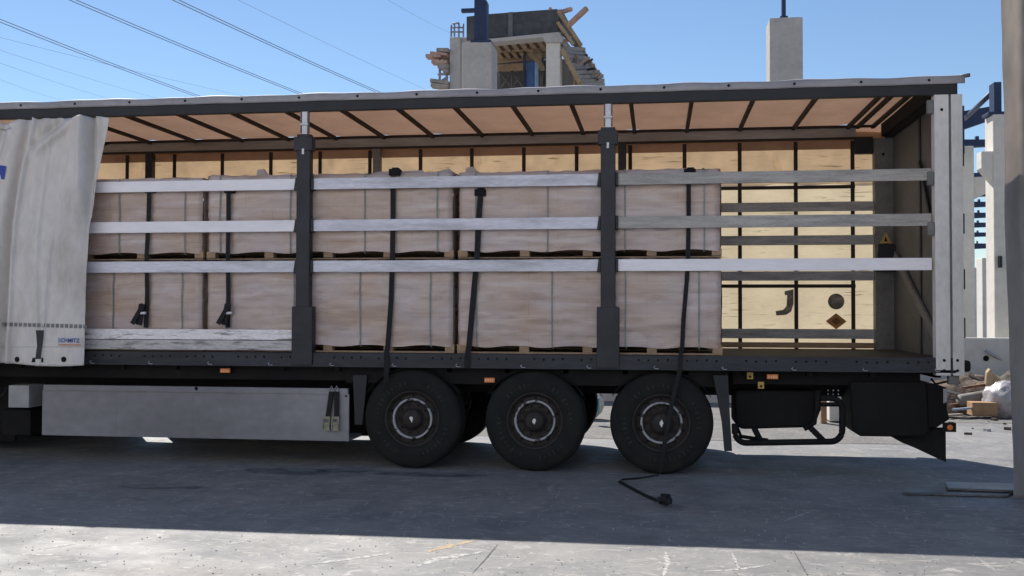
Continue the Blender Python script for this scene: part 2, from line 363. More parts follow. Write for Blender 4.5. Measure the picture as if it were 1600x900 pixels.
rg = random.Random(3); b = MB()
for k in range(600):
    g = gr(rg.uniform(-40, 1640), 745+155*rg.random()**.7); s_ = rg.uniform(.002, .007) if k % 40 else rg.uniform(.005, .009); a = rg.uniform(0, 3)
    ps = [g+Vector((s_*math.cos(a+t)*rg.uniform(.6, 1.3), s_*math.sin(a+t)*rg.uniform(.6, 1.3), 0)) for t in (0, 1.3, 2.6, 3.9, 5.1)]
    top = [q+Vector((0, 0, s_*.8)) for q in ps]; c_ = g+Vector((0, 0, s_*1.1))
    b.add(ps+[q.lerp(c_, .35)+Vector((0, 0, s_*.5)) for q in ps], [(i, (i+1) % 5, 5+(i+1) % 5, 5+i) for i in range(5)]+[(5, 6, 7, 8, 9)], k % 2)
o = b.build('grit', [mat('pale grit', (.36, .34, .31), .9), mat('dark grit', (.27, .26, .25), .9)]); o['kind'] = 'stuff'
tag(o, 'fine loose grit scattered over the concrete yard', 'grit')

# ================================================================== SEMI TRAILER
T = thing('semi_trailer', (.8, 1.25, 0), 'long curtain side semi trailer with its near curtain drawn open on stacked pallets', 'trailer')
X0, X1 = -8.0, 5.53
ZF = 1.225; W = 2.5
# floor and side rails
MB().box(X0, X1-.06, .075, W-.075, ZF-.03, ZF).build('floor', mat('dark plywood floor', (.032, .03, .03), .7, col2=(.018, .017, .017), scale=3, speck=.2), T)
def side_rail(y0, y1, ysurf, sgn):
    b = MB(); b.box(X0, X1-.04, y0, y1, 1.08, ZF-.002); b.box(X0, X1-.04, y0-.012*sgn if sgn > 0 else y0, y1 if sgn > 0 else y1+.012, 1.075, 1.105)
    x = X0+.1; k = 0
    while x < X1-.2:
        if (k % 11) not in (4, 5, 10):
            b.disc((x, ysurf+(-.004 if sgn > 0 else .001), 1.175+.004*math.sin(k*1.7)), .0125, 10, .003, 1)
        if k % 7 == 2 and sgn > 0:                                      # small lashing hook
            b.tube([(x-.03, ysurf-.012, 1.118), (x-.045, ysurf-.02, 1.105), (x-.03, ysurf-.022, 1.09), (x+.005, ysurf-.018, 1.09)], .005, 6, 2)
        x += .098; k += 1
    return b.build('side_rail', [rail_steel, hole_black, alu], T, bevel=.004)
side_rail(0, .07, 0, 1); side_rail(W-.07, W, W, -1)
# chassis
b = MB()
for y in (.62, 1.78):
    b.box(X0, X1-.35, y, y+.1, .78, 1.08)
for i in range(22):
    x = X0+.3+i*.62; b.box(x, x+.06, .12, W-.12, 1.02, ZF-.032)
b.build('chassis_beam', chassis, T, bevel=.004)
MB().box(-.75, 3.3, .12, .15, .90, 1.075).build('dark_backing_panel', chassis, T)
MB().box(3.35, 5.2, .20, .23, .93, 1.075).build('dark_backing_panel', chassis, T)
MB().box(X0, -.75, .16, .19, .92, 1.075).build('dark_backing_panel', chassis, T)
for i in range(3):
    x = i*1.31
    MB().tube([(x, .2, .53), (x, W-.2, .53)], .07, 12).build('axle', chassis, T)
    for yy in (.72, 1.78): MB().bar((x-.5, yy, .72), (x+.1, yy, .5), .09, .06).build('trailing_arm', chassis, T)
    MB().lathe([(.02, 0), (.13, 0), (.15, .08), (.13, .2), (.02, .22)], (x+.33, .78, .62), 16, 0, 'Z').build('air_spring', rubber, T)
    # mudguard over the near wheel
    for yy in (.06, W-.42):
        b = MB(); n = 18
        vs = []
        for k in range(n+1):
            a = R(30+120*k/n)
            for rr, yo in ((.575, 0), (.575, .36), (.583, .36), (.583, 0)): vs.append((x+rr*math.cos(a), yy+yo, .53+rr*math.sin(a)*.93))
        b.add(vs, [(k*4+j, k*4+(j+1) % 4, k*4+4+(j+1) % 4, k*4+4+j) for k in range(n) for j in range(4)], 0, True); b.build('mudguard', chassis, T)
# wheels
def wheel(x, y, sgn):
    # sgn -1: outer face looks to -Y
    b = MB()
    pr = [(.295, .37), (.33, .385), (.42, .375), (.495, .36), (.525, .33), (.53, .27), (.522, .262), (.522, .25), (.531, .245), (.531, .195), (.522, .19), (.522, .18), (.531, .175),
          (.531, .125), (.522, .12), (.522, .108), (.53, .1), (.525, .055), (.5, .022), (.455, .004), (.43, .010), (.40, -.002), (.35, 0), (.315, .008), (.30, .016), (.288, .03)]
    if sgn > 0: pr = [(r, .385-h) for r, h in pr]
    b.lathe(pr, (x, y, .53), 72)
    for k in range(0):                                                # shoulder blocks of the tread
        a = k*2*math.pi/40; d = Vector((math.cos(a), 0, math.sin(a)))
        c = Vector((x, y+.19, .53))+d*.5265
        b.bar(c+Vector((0, -.155, 0)), c+Vector((0, .155, 0)), .05, .006, 0, up=d)
    if sgn < 0:
        for k in range(46):
            if k % 23 in (0, 1, 2, 9, 10, 11, 12): continue
            a = k*2*math.pi/46+x; d = Vector((math.cos(a), 0, math.sin(a))); c = Vector((x, y-.0025, .53))
            h = .012+.008*((k*7) % 3)
            b.bar(c+d*(.385-h), c+d*(.385+h*.6), .009+.004*(k % 3), .007, 1, up=(0, 1, 0))
    wh = b.build('wheel', [rubber, mat('raised sidewall marks', (.018, .018, .019), .7)], T)
    yf = y+.0 if sgn < 0 else y+.385; q = -sgn            # q: direction into the wheel
    b = MB(); D = lambda h: h*q
    b.lathe([(.292, D(.028)), (.300, D(.012)), (.288, D(.010)), (.272, D(.03)), (.262, D(.06)), (.235, D(.075)), (.212, D(.05))], (x, yf, .53), 48, 0)
    b.lathe([(.214, D(.05)), (.216, D(.024)), (.196, D(.020)), (.193, D(.05))], (x, yf, .53), 48, 1)
    b.lathe([(.197, D(.05)), (.17, D(.07)), (.12, D(.062)), (.105, D(.02)), (.098, D(.0)), (.085, D(-.012)), (.0005, D(-.018))], (x, yf, .53), 40, 0)
    for k in range(10):
        a = k*math.pi/5; c = Vector((x+.158*math.cos(a), yf+D(.045), .53+.158*math.sin(a))); b.lathe([(.0005, D(-.012)), (.014, D(-.012)), (.016, D(.03))], c, 6, 0)
        a += .3; c = Vector((x+.245*math.cos(a), yf+D(.066), .53+.245*math.sin(a))); b.disc(c, .017, 10, .004*q, 2)
    b.build('rim', [rim_mat, rim_ring, hole_black], wh)
    if sgn < 0:
        b = MB(); rnd = random.Random(int(x*10)+3)
        pts = []
        for k in range(9):
            a = k*2*math.pi/9; rr = .014+.022*rnd.random(); pts.append((x+rr*math.cos(a)*.8, yf-.0215, .53+rr*math.sin(a)*1.2))
        b.prism(pts, (0, .002, 0)); b.build('chipped_paint', chip, wh)
    return wh
for i in range(3): wheel(i*1.31, .035, -1); wheel(i*1.31, W-.42, 1)
# roof: near and far cantrails, hem, tarp, bows
MB().box(X0, X1-.005, 0, .07, 3.83, 3.955).build('cantrail', dark_steel, T, bevel=.005)  # near rail darker than its far twin: shade put into the colour
b = MB(); b.box(X0, 5.0, W-.07, W, 3.83, 3.976); b.box(X0, 5.2, W-.09, W-.07, 3.80, 3.83, 1); b.box(X0, 5.2, W-.085, W-.07, 3.945, 3.978, 1)
b.build('cantrail', [far_rail, strap_brown], T)
def hem(u, v):
    x = X0+(X1-X0+.06)*u; s_ = .006*math.sin(x*4.83)+.004*math.sin(x*11.1+1)
    prof = [(0-.012, 3.935+s_*.3), (-.02, 3.97), (-.016, 4.01+s_*.6), (.02, 4.022+s_)]
    k = v*3; i = min(int(k), 2); f_ = k-i
    return Vector((x, prof[i][0]*(1-f_)+prof[i+1][0]*f_, prof[i][1]*(1-f_)+prof[i+1][1]*f_))
b = MB(); b.grid(hem, 300, 6)
x = X0+.25
while x < X1:
    b.disc((x, -.026, 3.975), .012, 10, .01, 1); x += .65
b.build('roof_hem', [roof_edge, hole_black], T, solid=.004)
bows = []
xs_bow = [-8+.655*k for k in range(0, 40)]
BOW0 = xat(988, 190, 1.2)
bx = [BOW0+.652*k for k in range(-16, 5)]; bx = [q for q in bx if X0 < q < 5.1]
def roofz(x):
    k = (x-BOW0)/.652; f_ = k-math.floor(k); return 4.0+.0-.018*math.sin(math.pi*f_)
b = MB(); b.grid(lambda u, v: Vector((X0+(5.52-X0)*u, .02+(W-.015)*v, roofz(X0+(5.52-X0)*u)+.01*fbm((u*30, v*3, 0)))), 240, 16)
b.grid(lambda u, v: Vector((X0+(5.52-X0)*u, W+.005+.02*math.sin(min(1, v*2)*1.57), roofz(X0+(5.52-X0)*u)*(1-v)+3.70*v)), 60, 6)
b.build('roof_tarp', roof_pvc, T)
for q in bx+[5.02, 5.2]:
    MB().box(q-.022, q+.022, .07, W-.07, 3.93, 3.972).build('roof_bow', strap_brown, T, bevel=.004)
MB().box(5.34, X1-.005, .07, W-.07, 3.80, 3.99).build('rear_header', hole_black, T)
MB().box(5.30, 5.34, .07, W-.07, 3.83, 3.99).build('rear_header', hole_black, T)
# far curtain with webbing
def fc(u, v):
    x = X0+(5.45-X0)*u; z = .98+(3.93-.98)*v
    return Vector((x, W+.040+.010*math.sin(x*9.6)*(1-.3*v)+.01*fbm((x*1.5, z*2, 3)), z))
b = MB(); b.grid(fc, 220, 30, flip=True)
FC = b.build('far_curtain', far_pvc, T)
b = MB(); b.grid(lambda u, v: Vector((X0+(5.45-X0)*u, W+.055+.01*math.sin(u*90), 3.28+.62*v+(.012*math.sin(u*70) if v < .1 else 0))), 160, 6); b.build('shade_layer', shade_layer_m, T)  # second layer added outside the far curtain to dim its upper part
wx = [xat(px, 235, W) for px in (984.7, 1069, 1156, 1243, 1332)]
sp = (wx[-1]-wx[0])/4
for k in range(-14, 5):
    x = wx[0]+k*sp
    if x > X0: MB().box(x-.024, x+.024, W+.002, W+.009, 1.05, 3.80).build('curtain_webbing', strap_brown, T)
for yy in (293, 447):
    z = zat(1240, yy, W); MB().box(X0, 5.0, W-.012, W-.004, z-.022, z+.022).build('curtain_webbing', strap_brown, T)
# far side pillars and boards
for k, x in enumerate((-4.46, -1.19, 2.08)):
    xx = xat((232, 588, 972)[k], 250, W-.12)
    b = MB(); b.box(xx-.05, xx+.05, W-.12, W-.02, ZF, 3.8); b.box(xx-.085, xx+.085, W-.13, W-.03, 3.05, 3.17); b.build('side_pillar', post_steel if k != 1 else pillar_grey, T, bevel=.006)
for (ya, yb, mm) in ((316, 330.5, board_far), (368, 383, board_far), (424, 438.5, board_far), (514, 529, board_far), (535, 543.5, timber)):
    z0, z1 = zat(1250, yb, W-.06), zat(1250, ya, W-.06)
    MB().box(2.2, xat(1368, 400, W-.06), W-.085, W-.058, z0, z1).build('side_board', mm, T, bevel=.004)
# prints on the far curtain
def rarc(c, r0, r1, a0, a1, n=14):
    return [(c[0]+r1*math.cos(R(a0+(a1-a0)*k/n)), c[1]+r1*math.sin(R(a0+(a1-a0)*k/n))) for k in range(n+1)]+[(c[0]+r0*math.cos(R(a1-(a1-a0)*k/n)), c[1]+r0*math.sin(R(a1-(a1-a0)*k/n))) for k in range(n+1)]
YP = W-.004
patch_g = mat('dark grey patch', (.17, .155, .14), .8, col2=(.36, .32, .26), mask=(.36, .52), scale=14, speck=.25)
patch_o = mat('faded brown orange placard', (.42, .19, .06), .7, col2=(.25, .13, .06), mask=(.36, .6), scale=16, speck=.2)
# J shaped patch
P = [(1226, 455), (1240, 452), (1240, 475), (1236, 487), (1228, 492), (1213, 493), (1212, 486), (1224, 484), (1229, 478), (1230, 461), (1226, 461)]
MB().prism([at(x, y, YP) for x, y in P], (0, .003, 0)).build('letter_patch', patch_g, FC)
c = at(1306.5, 471, YP); MB().disc(c, .098, 28, .003).build('round_patch', patch_g, FC)
c = at(1306.5, 502, YP); h = .125
MB().prism([c+Vector((h, 0, 0)), c+Vector((0, 0, h*.8)), c-Vector((h, 0, 0)), c-Vector((0, 0, h*.8))], (0, .003, 0)).build('hazard_placard', patch_o, FC)
b = MB(); h = .06
b.prism([c+Vector((h, -.002, 0)), c+Vector((0, -.002, h*.8)), c-Vector((h, .002, 0)), c-Vector((0, .002, h*.8))], (0, .002, 0)); b.build('placard_symbol', mat('placard dark', (.2, .08, .03), .7), FC)
# far rear pillar, inside of the rear doors, diagonal brace, warning sticker
xa, xb = xat(1366, 400, W-.1), xat(1396, 400, W-.1)
b = MB(); b.box(xa, xb, W-.16, W-.02, ZF, 3.80); b.disc((xa+.1, W-.165, 3.6), .018, 12, .004, 1); b.build('rear_pillar', [pillar_grey, hole_black], T, bevel=.01)
MB().box(xa-.22, xa+.02, W-.10, W-.03, 3.62, 3.80).build('corner_gusset', dark_steel, T)
b = MB(); b.box(5.42, 5.46, .06, W-.02, ZF, 3.85); b.build('rear_door', door_in, T)
MB().box(5.405, 5.42, 1.0, 1.06, ZF, 3.8).build('door_seal', dark_steel, T)
MB().bar((5.38, 2.1, 2.35), (5.40, .12, 1.28), .03, .11).build('diagonal_brace', pillar_grey, T, bevel=.005)
MB().bar((5.39, .95, 3.3), (5.40, .30, 2.3), .03, .05).build('door_stay', dark_steel, T)
c = at(1384, 372, W-.3)
b = MB(); b.prism([c+Vector((-.07, 0, -.06)), c+Vector((.07, 0, -.06)), c+Vector((0, 0, .07))], (0, .004, 0)); b.prism([c+Vector((-.02, -.003, -.04)), c+Vector((.02, -.003, -.04)), c+Vector((0, -.003, .025))], (0, .002, 0), 1)
b.build('warning_sticker', [yellow, hole_black], T)
b = MB(); b.prism([c+Vector((-.08, .02, -.07)), c+Vector((.1, .02, -.07)), c+Vector((.22, .02, -.40)), c+Vector((-.12, .02, -.40))], (0, .06, 0)); b.build('board_rest', dark_steel, T, bevel=.01)
# near rear pillar
xa, xb = 5.30, 5.565
b = MB(); b.box(xa, xa+.135, -.012, .11, 1.05, 3.83); b.box(xa+.135, xa+.16, .008, .11, 1.05, 3.83, 1); b.box(xa+.16, xb, -.012, .11, 1.05, 3.83)
for dx, z in ((.07, 3.68), (.075, 1.10), (.075, 1.2), (.2, 1.10), (.2, 1.2)): b.disc((xa+dx, -.016, z), .015, 12, .004, 2)
b.build('rear_pillar', [grey_paint, pillar_grey, hole_black], T, bevel=.006)
for z in (2.98+.16*0, 2.35, 1.75): pass
for yy in (150, 262, 341):
    z = zat(1462, yy+18, 0); MB().box(5.235, 5.30, .0, .05, z-.06, z+.08).build('latch', pillar_grey, T, bevel=.012)
b = MB(); b.box(xb, xb+.07, .0, .1, 1.085, 1.20); b.build('bumper_pad', rubber, T, bevel=.03)
b = MB(); b.box(xa+.13, xa+.23, .03, .12, .96, 1.05); b.build('hinge_block', pillar_grey, T, bevel=.01)
b = MB()
for z in (3.22, 2.55, 2.0, 1.52): b.box(xb+.0, xb+.02, .01, .06, z-.1, z+.1)
b.build('door_hinge', dark_steel, T, bevel=.004)
b = MB(); b.tube([(X1+.02, .0, 4.005), (X1+.11, .0, 4.02)], .02, 8); b.build('curtain_end_pin', pillar_grey, T)
# near pillars with board pockets
ROWS = {}
def rowz(x, ya, yb, Y=.03): return zat(x, yb, Y), zat(x, ya, Y)
R1 = rowz(700, 275.5, 293); R2 = rowz(700, 341.5, 359.5); R3 = rowz(700, 406.5, 424.5)
for px in (474.5, 950):
    x = xat(px, 300, 0)
    b = MB(); b.box(x-.075, x+.075, -.02, .085, 1.15, 3.58); b.box(x-.115, x+.115, -.028, .09, 1.09, 1.72); b.box(x-.105, x+.10, -.03, .088, 3.40, 3.55)
    for z0, z1 in (R1, R2, R3):
        b.prism([(x-.075, .0, z0-.01), (x-.115, .0, z0-.01), (x-.095, .0, z1+.01), (x-.075, .0, z1+.01)], (0, .085, 0))
        b.prism([(x+.075, .0, z0-.01), (x+.105, .0, z0-.01), (x+.105, .0, z1+.01), (x+.075, .0, z1+.01)], (0, .085, 0))
    P_ = b.build('side_pillar', post_steel, T, bevel=.006)
    MB().box(x-.012, x+.012, -.034, -.028, 3.36, 3.42).build('lock_plate', alu, P_)
    b = MB(); b.box(x-.03, x+.03, .01, .06, 3.58, 3.83); b.box(x-.045, x-.034, .0, .05, 3.60, 3.83, 1); b.box(x+.034, x+.045, .0, .05, 3.60, 3.83, 1); b.box(x-.045, x+.045, -.005, .0, 3.68, 3.70)
    b.build('telescopic_head', [alu, pillar_grey], P_, bevel=.003)
PX = [xat(474.5, 300, 0), xat(950, 300, 0)]
def near_board(xa, xb, zz, m, tilt=0, y=.022):
    b = MB(); z0, z1 = zz; b.prism([(xa, y, z0), (xb, y, z0+tilt), (xb, y, z1+tilt), (xa, y, z1)], (0, .028, 0))
    return b.build('side_board', m, T, bevel=.003)
XL = -6.4
for zz, m in ((R1, board_white), (R2, board_white), (R3, board_mid)): near_board(XL, PX[0]-.10, zz, m)
near_board(XL, xat(456, 520, 0), (zat(300, 530.5, .02), zat(300, 514.5, .02)), board_scuff); near_board(XL, xat(455, 540, 0), (zat(300, 546.5, .02), zat(300, 531.5, .02)), mat('scuffed grey board', (.50, .48, .49), .6, col2=(.16, .15, .16), mask=(.34, .5), scale=3.3, stretch=(.8, 1, 5), speck=.2))
for zz, m in ((R1, board_mid), (R2, board_mid), (R3, board_mid)): near_board(PX[0]+.09, PX[1]-.10, zz, m)
for zz, m in ((R1, board_old), (R2, board_old), (R3, board_white)): near_board(PX[1]+.09, 5.275, zz, m)
# side lamps
for px, py in ((352, 579), (765, 594), (1207, 588.5)):
    c = at(px, py, .10)
    b = MB(); b.box(c.x-.055, c.x+.055, c.y-.01, c.y+.02, c.z-.024, c.z+.024); 
    for k in range(4): b.box(c.x-.045+k*.024, c.x-.030+k*.024, c.y-.014, c.y-.01, c.z-.014, c.z+.014, 1)
    b.build('marker_lamp', [lamp_orange, lamp_pale], T, bevel=.004)
for px, py in ((1172, 587), (1189, 602)):
    c = at(px, py, .11); b = MB(); b.box(c.x-.03, c.x+.03, c.y-.003, c.y+.003, c.z-.035, c.z+.035); b.disc(c+Vector((0, -.006, -.01)), .013, 10, .003, 1); b.build('ochre_tag', [yellow, hole_black], T)
# long aluminium storage panel
xa, xb = xat(66, 640, .06), xat(545, 640, .06); zt, zb = zat(300, 604, .06), zat(300, 684.5, .06)
b = MB(); b.box(xa, xb, .06, .09, zb, zt-.06); b.box(xa+.02, xb-.01, .045, .10, zt-.06, zt); b.box(xa, xb, .09, .55, zb, zb+.03)
for z in (.7, .64): b.disc((xb-.03, .055, z+.12), .012, 10, .004, 1)
for k in range(18): b.disc((xa+.1+k*(xb-xa-.2)/17, .042, zt-.03), .007, 8, .004)
for k in (1, 2, 3): b.box(xa+(xb-xa)*k/4-.002, xa+(xb-xa)*k/4+.002, .0585, .0600, zb+.005, zt-.065)
b.disc((xat(307, 606, .05), .040, zt-.02), .02, 10, .006, 1)
SP = b.build('storage_panel', [alu_strip, hole_black], T, bevel=.004)
MB().box(-8, -4.32, W-.09, W-.06, .05, .86).build('far_shade_skirt', chassis, T)  # far skirts carried down near the ground to keep the strip there shaded
MB().box(-3.95, -.72, W-.09, W-.06, .05, .86).build('far_shade_skirt', chassis, T)
MB().box(-8, -5.0, .7, .75, .12, 1.0).build('dark_backing_panel', chassis, T)  # this and the next: dark sheets added to block the bright opening
MB().box(-8, -5.0, 1.7, 1.75, .05, 1.0).build('dark_backing_panel', chassis, T)
# mudguard stays either side of the wheels
def px_poly(P, Y, dy, name, m, par=T, bevel=.006):
    return MB().prism([at(x, y, Y) for x, y in P], (0, dy, 0)).build(name, m, par, bevel=bevel)
px_poly([(551, 586), (574, 586), (571, 616), (566, 664), (554, 664)], .08, .05, 'wheel_arch_stay', dark_steel)
px_poly([(1114, 586), (1138, 586), (1140, 640), (1144, 705), (1132, 705), (1128, 660)], .06, .05, 'wheel_arch_stay', dark_steel)
# landing gear and boxes at the front
c0 = xat(22, 620, .1)
MB().box(xat(13, 620, .08), xat(45, 620, .08), .08, .38, zat(25, 637, .08), zat(25, 602, .08)).build('control_box', grey_plate, T, bevel=.008)
b = MB(); x0_, x1_ = xat(4, 650, .3), xat(48, 650, .3); b.box(x0_, x1_, .3, .6, zat(25, 680, .3), zat(25, 640, .3)); b.box(x0_+.1, x0_+.14, .29, .3, .62, .78, 1); b.box(x1_-.16, x1_-.1, .29, .3, .60, .76, 1)
b.build('valve_cabinet', [chassis, mat('dim yellow decal', (.10, .085, .02), .7)], T, bevel=.01)
b = MB(); b.box(-5.62, -5.48, .35, .5, .25, 1.05); b.box(-5.70, -5.40, .25, .6, .06, .10); b.box(-5.59, -5.51, .38, .47, .1, .3); b.build('landing_leg', chassis, T, bevel=.01)
b = MB(); b.tube([(-5.0, .2, .70), (-4.9, .18, .66), (-4.78, .17, .72), (-4.74, .17, .80)], .02, 8); b.build('air_hose', rubber, T)
# spare wheel carrier tub, tube guard, rear storage box
P = [(1148, 610), (1274, 610), (1276, 655), (1268, 668), (1158, 671), (1148, 662)]
MB().prism([at(x, y, .35) for x, y in P], (0, .55, 0)).build('tool_box', chassis, T, bevel=.03)
gY = .10
def gp(x, y): return at(x, y, gY)
def arc_px(cx_, cy_, r, a0, a1, n=7): return [(cx_+r*math.cos(R(a0+(a1-a0)*k/n)), cy_-r*math.sin(R(a0+(a1-a0)*k/n))) for k in range(n+1)]
path = [(1148, 662)]+arc_px(1166, 674, 18, 190, 270)+arc_px(1298, 672, 18, 270, 360)+arc_px(1298, 640, 18, 0, 90)+[(1282, 622)]
b = MB(); b.tube([gp(x, y) for x, y in path], .032, 10); b.tube([gp(1283, 632), gp(1312, 632)], .022, 8); b.build('guard_tube', chassis, T)
for q in ([gp(1178, 668), gp(1190, 692)], [gp(1266, 668), gp(1290, 692)], [gp(1278, 610), gp(1278, 640), gp(1272, 660), gp(1256, 670)]): MB().tube(q, .03, 8).build('guard_brace', chassis, T)
b = MB(); b.tube([at(x, y, .3) for x, y in [(1150, 664), (1158, 682), (1200, 688)]], .02, 8); b.build('guard_brace', chassis, T)
P = [(1329, 596), (1448, 596), (1452, 676), (1440, 683), (1345, 682), (1332, 672)]
MB().prism([at(x, y, .12) for x, y in P], (0, .6, 0)).build('tool_box', chassis, T, bevel=.02)
b = MB(); c = at(1386, 602, .1)
for i in range(3):
    for j in range(2): b.disc(at(1294+8*i, 610+6*j, .19), .006, 8, .003)
b.build('bolt_plate', chip, T)
# rear light board, rear bumper, mud flap, outline lamp
px_poly([(1448, 600), (1466, 601), (1480, 606), (1480, 640), (1484, 655), (1464, 668), (1450, 668)], .15, 2.1, 'rear_bumper', chassis, bevel=.01)
px_poly([(1474, 607), (1480, 607), (1480, 628), (1474, 631)], .13, .01, 'reflector_plate', grey_plate)
px_poly([(1388, 680), (1450, 668), (1478, 668), (1478.5, 722), (1468, 718), (1430, 700), (1410, 692)], .25, .02, 'mud_flap', rubber)
c = at(1486, 668, .12); b = MB(); b.box(c.x-.07, c.x+.05, c.y, c.y+.05, c.z-.045, c.z+.045); b.disc(c+Vector((-.01, -.006, 0)), .028, 16, .006, 1); b.build('marker_lamp', [rubber, lamp_orange], T, bevel=.006)
b = MB(); b.tube([at(1455, 592, .3), at(1462, 600, .25), at(1480, 596, .25), at(1500, 598, .25)], .012, 6); b.build('tail_bracket', chassis, T)

# near curtain drawn to the front
YC0 = -.16
EDGE = [(zat(150, y, YC0), xat(x, y, YC0)) for x, y in ((165, 188), (163, 200), (157, 230), (148, 280), (139, 345), (135, 420), (134, 565))]
def edge_x(z):
    if z >= EDGE[0][0]: return EDGE[0][1]
    for (za, xa_), (zb_, xb_) in zip(EDGE, EDGE[1:]):
        if z >= zb_: return xb_+(xa_-xb_)*(z-zb_)/(za-zb_)
    return EDGE[-1][1]
ZB, ZT = 1.075, 3.80
def ga(x, w_): return math.exp(-(x/w_)**2)
def sm(a, b_, x): t = max(0, min(1, (x-a)/(b_-a))); return t*t*(3-2*t)
def folds(s, v):
    # s: distance from the free edge (m), v: 0 bottom .. 1 top ; positive = towards the yard
    y = .05*math.sin(math.pi*max(0, min(1, s/.9)))*(1-.5*v)
    y += .030*math.sin(2*math.pi*(s*1.9-.25*v)+.4)*(.4+.6*v)+.010*math.sin(2*math.pi*(s*5.3-.6*v))*v**2
    y -= .20*ga(s-(.19-.42*(1-v)), .040)*sm(.5, .95, v)                  # deep fold behind the turned edge
    y += .05*ga(s-(.30-.42*(1-v)), .035)*sm(.5, .95, v)
    y -= .22*ga(s-(.95+.06*(1-v)), .050)*(.45+.55*v)                     # valley left of the main panel
    y += .07*ga(s-(.84+.07*(1-v)), .030)*(.6+.4*v)
    y += .022*ga(s-(.34+.15*(1-v)), .022)*sm(.9, .5, v) + .015*ga(s-(.62-.1*(1-v)), .02)
    y += .045*ga(s-(.38+(1-v)*2.6), .06)*sm(.80, .9, v)-.04*ga(s-(.52+(1-v)*2.6), .05)*sm(.80, .9, v)
    y -= .10*ga(s-(1.35-.1*v), .06)*v+.08*ga(s-(1.75+.1*v), .06)*v
    y += .016*fbm((s*1.8, v*2.5, 0))+.005*fbm((s*7, v*9, 2))
    y += -.010*ga(v-.60, .008)+.008*ga(v-.30, .008)
    return y
def cy_(s, v, z):
    y = -(.115+.075*(1-v))-folds(s, v)
    lim = .15+.8*(3.86-z)
    return max(y, -lim) if y < 0 else y
def curt(u, v):
    z = ZB+(ZT-ZB)*v; s = 3.0*(1-u)**1.15
    zz = z + (.05*fbm((s*3, 5, 1))+.02*math.sin(s*9) if v > .97 else 0)
    return Vector((edge_x(z)-s, min(cy_(s, v, z), -.012), zz-(0 if v > .02 else .012*math.sin(s*5))))
b = MB(); b.grid(curt, 260, 110)
NC = b.build('side_curtain', near_pvc, T, solid=.003)
def onc(px, py, off=.006):
    p = at(px, py, -.19)
    for _ in range(3):
        z = p.z; v = (z-ZB)/(ZT-ZB); s = edge_x(z)-p.x; y = min(cy_(s, v, z), -.012); p = at(px, py, y)
    return Vector((p.x, y-off, p.z))
# hem: dashed webbing line, hooks, buckle strap, makers lettering
b = MB()
px = 1
while px < 131:
    y0_ = 503.5+px*.028
    pts = [onc(px, y0_), onc(px+5.2, y0_), onc(px+5.2, y0_+6), onc(px, y0_+6)]
    b.add(pts, [(0, 1, 2, 3)]); px += 7.2
b.build('webbing_stitch', mat('grey stitching', (.22, .215, .21), .8), NC)
b = MB()
for k in range(26):
    q0, q1 = onc(k*5.1, 541.5, .003), onc(k*5.1+5.1, 541.5, .003); b.add([q0, q1, q1+Vector((0, 0, -.008)), q0+Vector((0, 0, -.008))], [(0, 1, 2, 3)])
b.build('hem_seam', mat('pale seam', (.5, .49, .48), .6), NC)
b = MB(); P = [(57, 516), (69, 516), (68, 530), (66, 545), (64, 561), (56, 561), (59, 540), (58, 528)]
pp = [onc(x, y, .012) for x, y in P]; b.prism(pp, (0, .006, 0)); b.build('curtain_buckle', dark_steel, NC)
b = MB(); q = [onc(52, 559, .012), onc(68, 559, .012), onc(68, 566, .012), onc(50, 566, .012)]; b.prism(q, (0, .006, 0)); b.build('curtain_hook', hole_black, NC)
for x in (27.5, 100):
    q = onc(x, 561.5, .010); MB().disc(q, .03, 14, .006).build('roller_eyelet', hole_black, NC)
pp = [onc(0, 258, .01), onc(11, 260, .01), onc(7, 281, .01), onc(-8, 278, .01)]
MB().add(pp, [(0, 1, 2, 3)]).build('blue_print', blue_ink, NC)
q = [onc(-14, 432, .01), onc(2, 432, .01), onc(1, 448, .01), onc(-14, 448, .01)]; MB().add(q, [(0, 1, 2, 3)]).build('blue_print', blue_ink, NC)
q = [onc(x, y, .004) for x, y in ((90, 527), (130, 527.5), (130, 541), (90, 541))]; MB().add(q, [(0, 1, 2, 3)]).build('maker_patch', mat('white patch', (.55, .55, .56), .6, var=.05), NC)
cu_ = bpy.data.curves.new('lettering', 'FONT'); cu_.body = 'SCHMITZ'; cu_.size = .062; cu_.offset = .0012
ob = bpy.data.objects.new('tmp', cu_); COL.objects.link(ob); bpy.context.view_layer.update()
me = bpy.data.meshes.new_from_object(ob); bpy.data.objects.remove(ob)
p0, p1 = onc(93, 534.5, .02), onc(128.5, 535, .02); wdt = max(v.co.x for v in me.vertices)
b = MB(); b.add([Vector((p0.x+(p1.x-p0.x)*v.co.x/wdt, min(p0.y, p1.y, onc(110, 534, .02).y), p0.z+v.co.y+(p1.z-p0.z)*v.co.x/wdt)) for v in me.vertices], [tuple(p.vertices) for p in me.polygons])
b.build('lettering', blue_ink, NC)
q = [onc(x, y, .03) for x, y in ((94, 537.4), (129, 537.6), (129, 540), (94, 540))]; MB().add(q, [(0, 1, 2, 3)]).build('underline_print', orange_ink, NC)

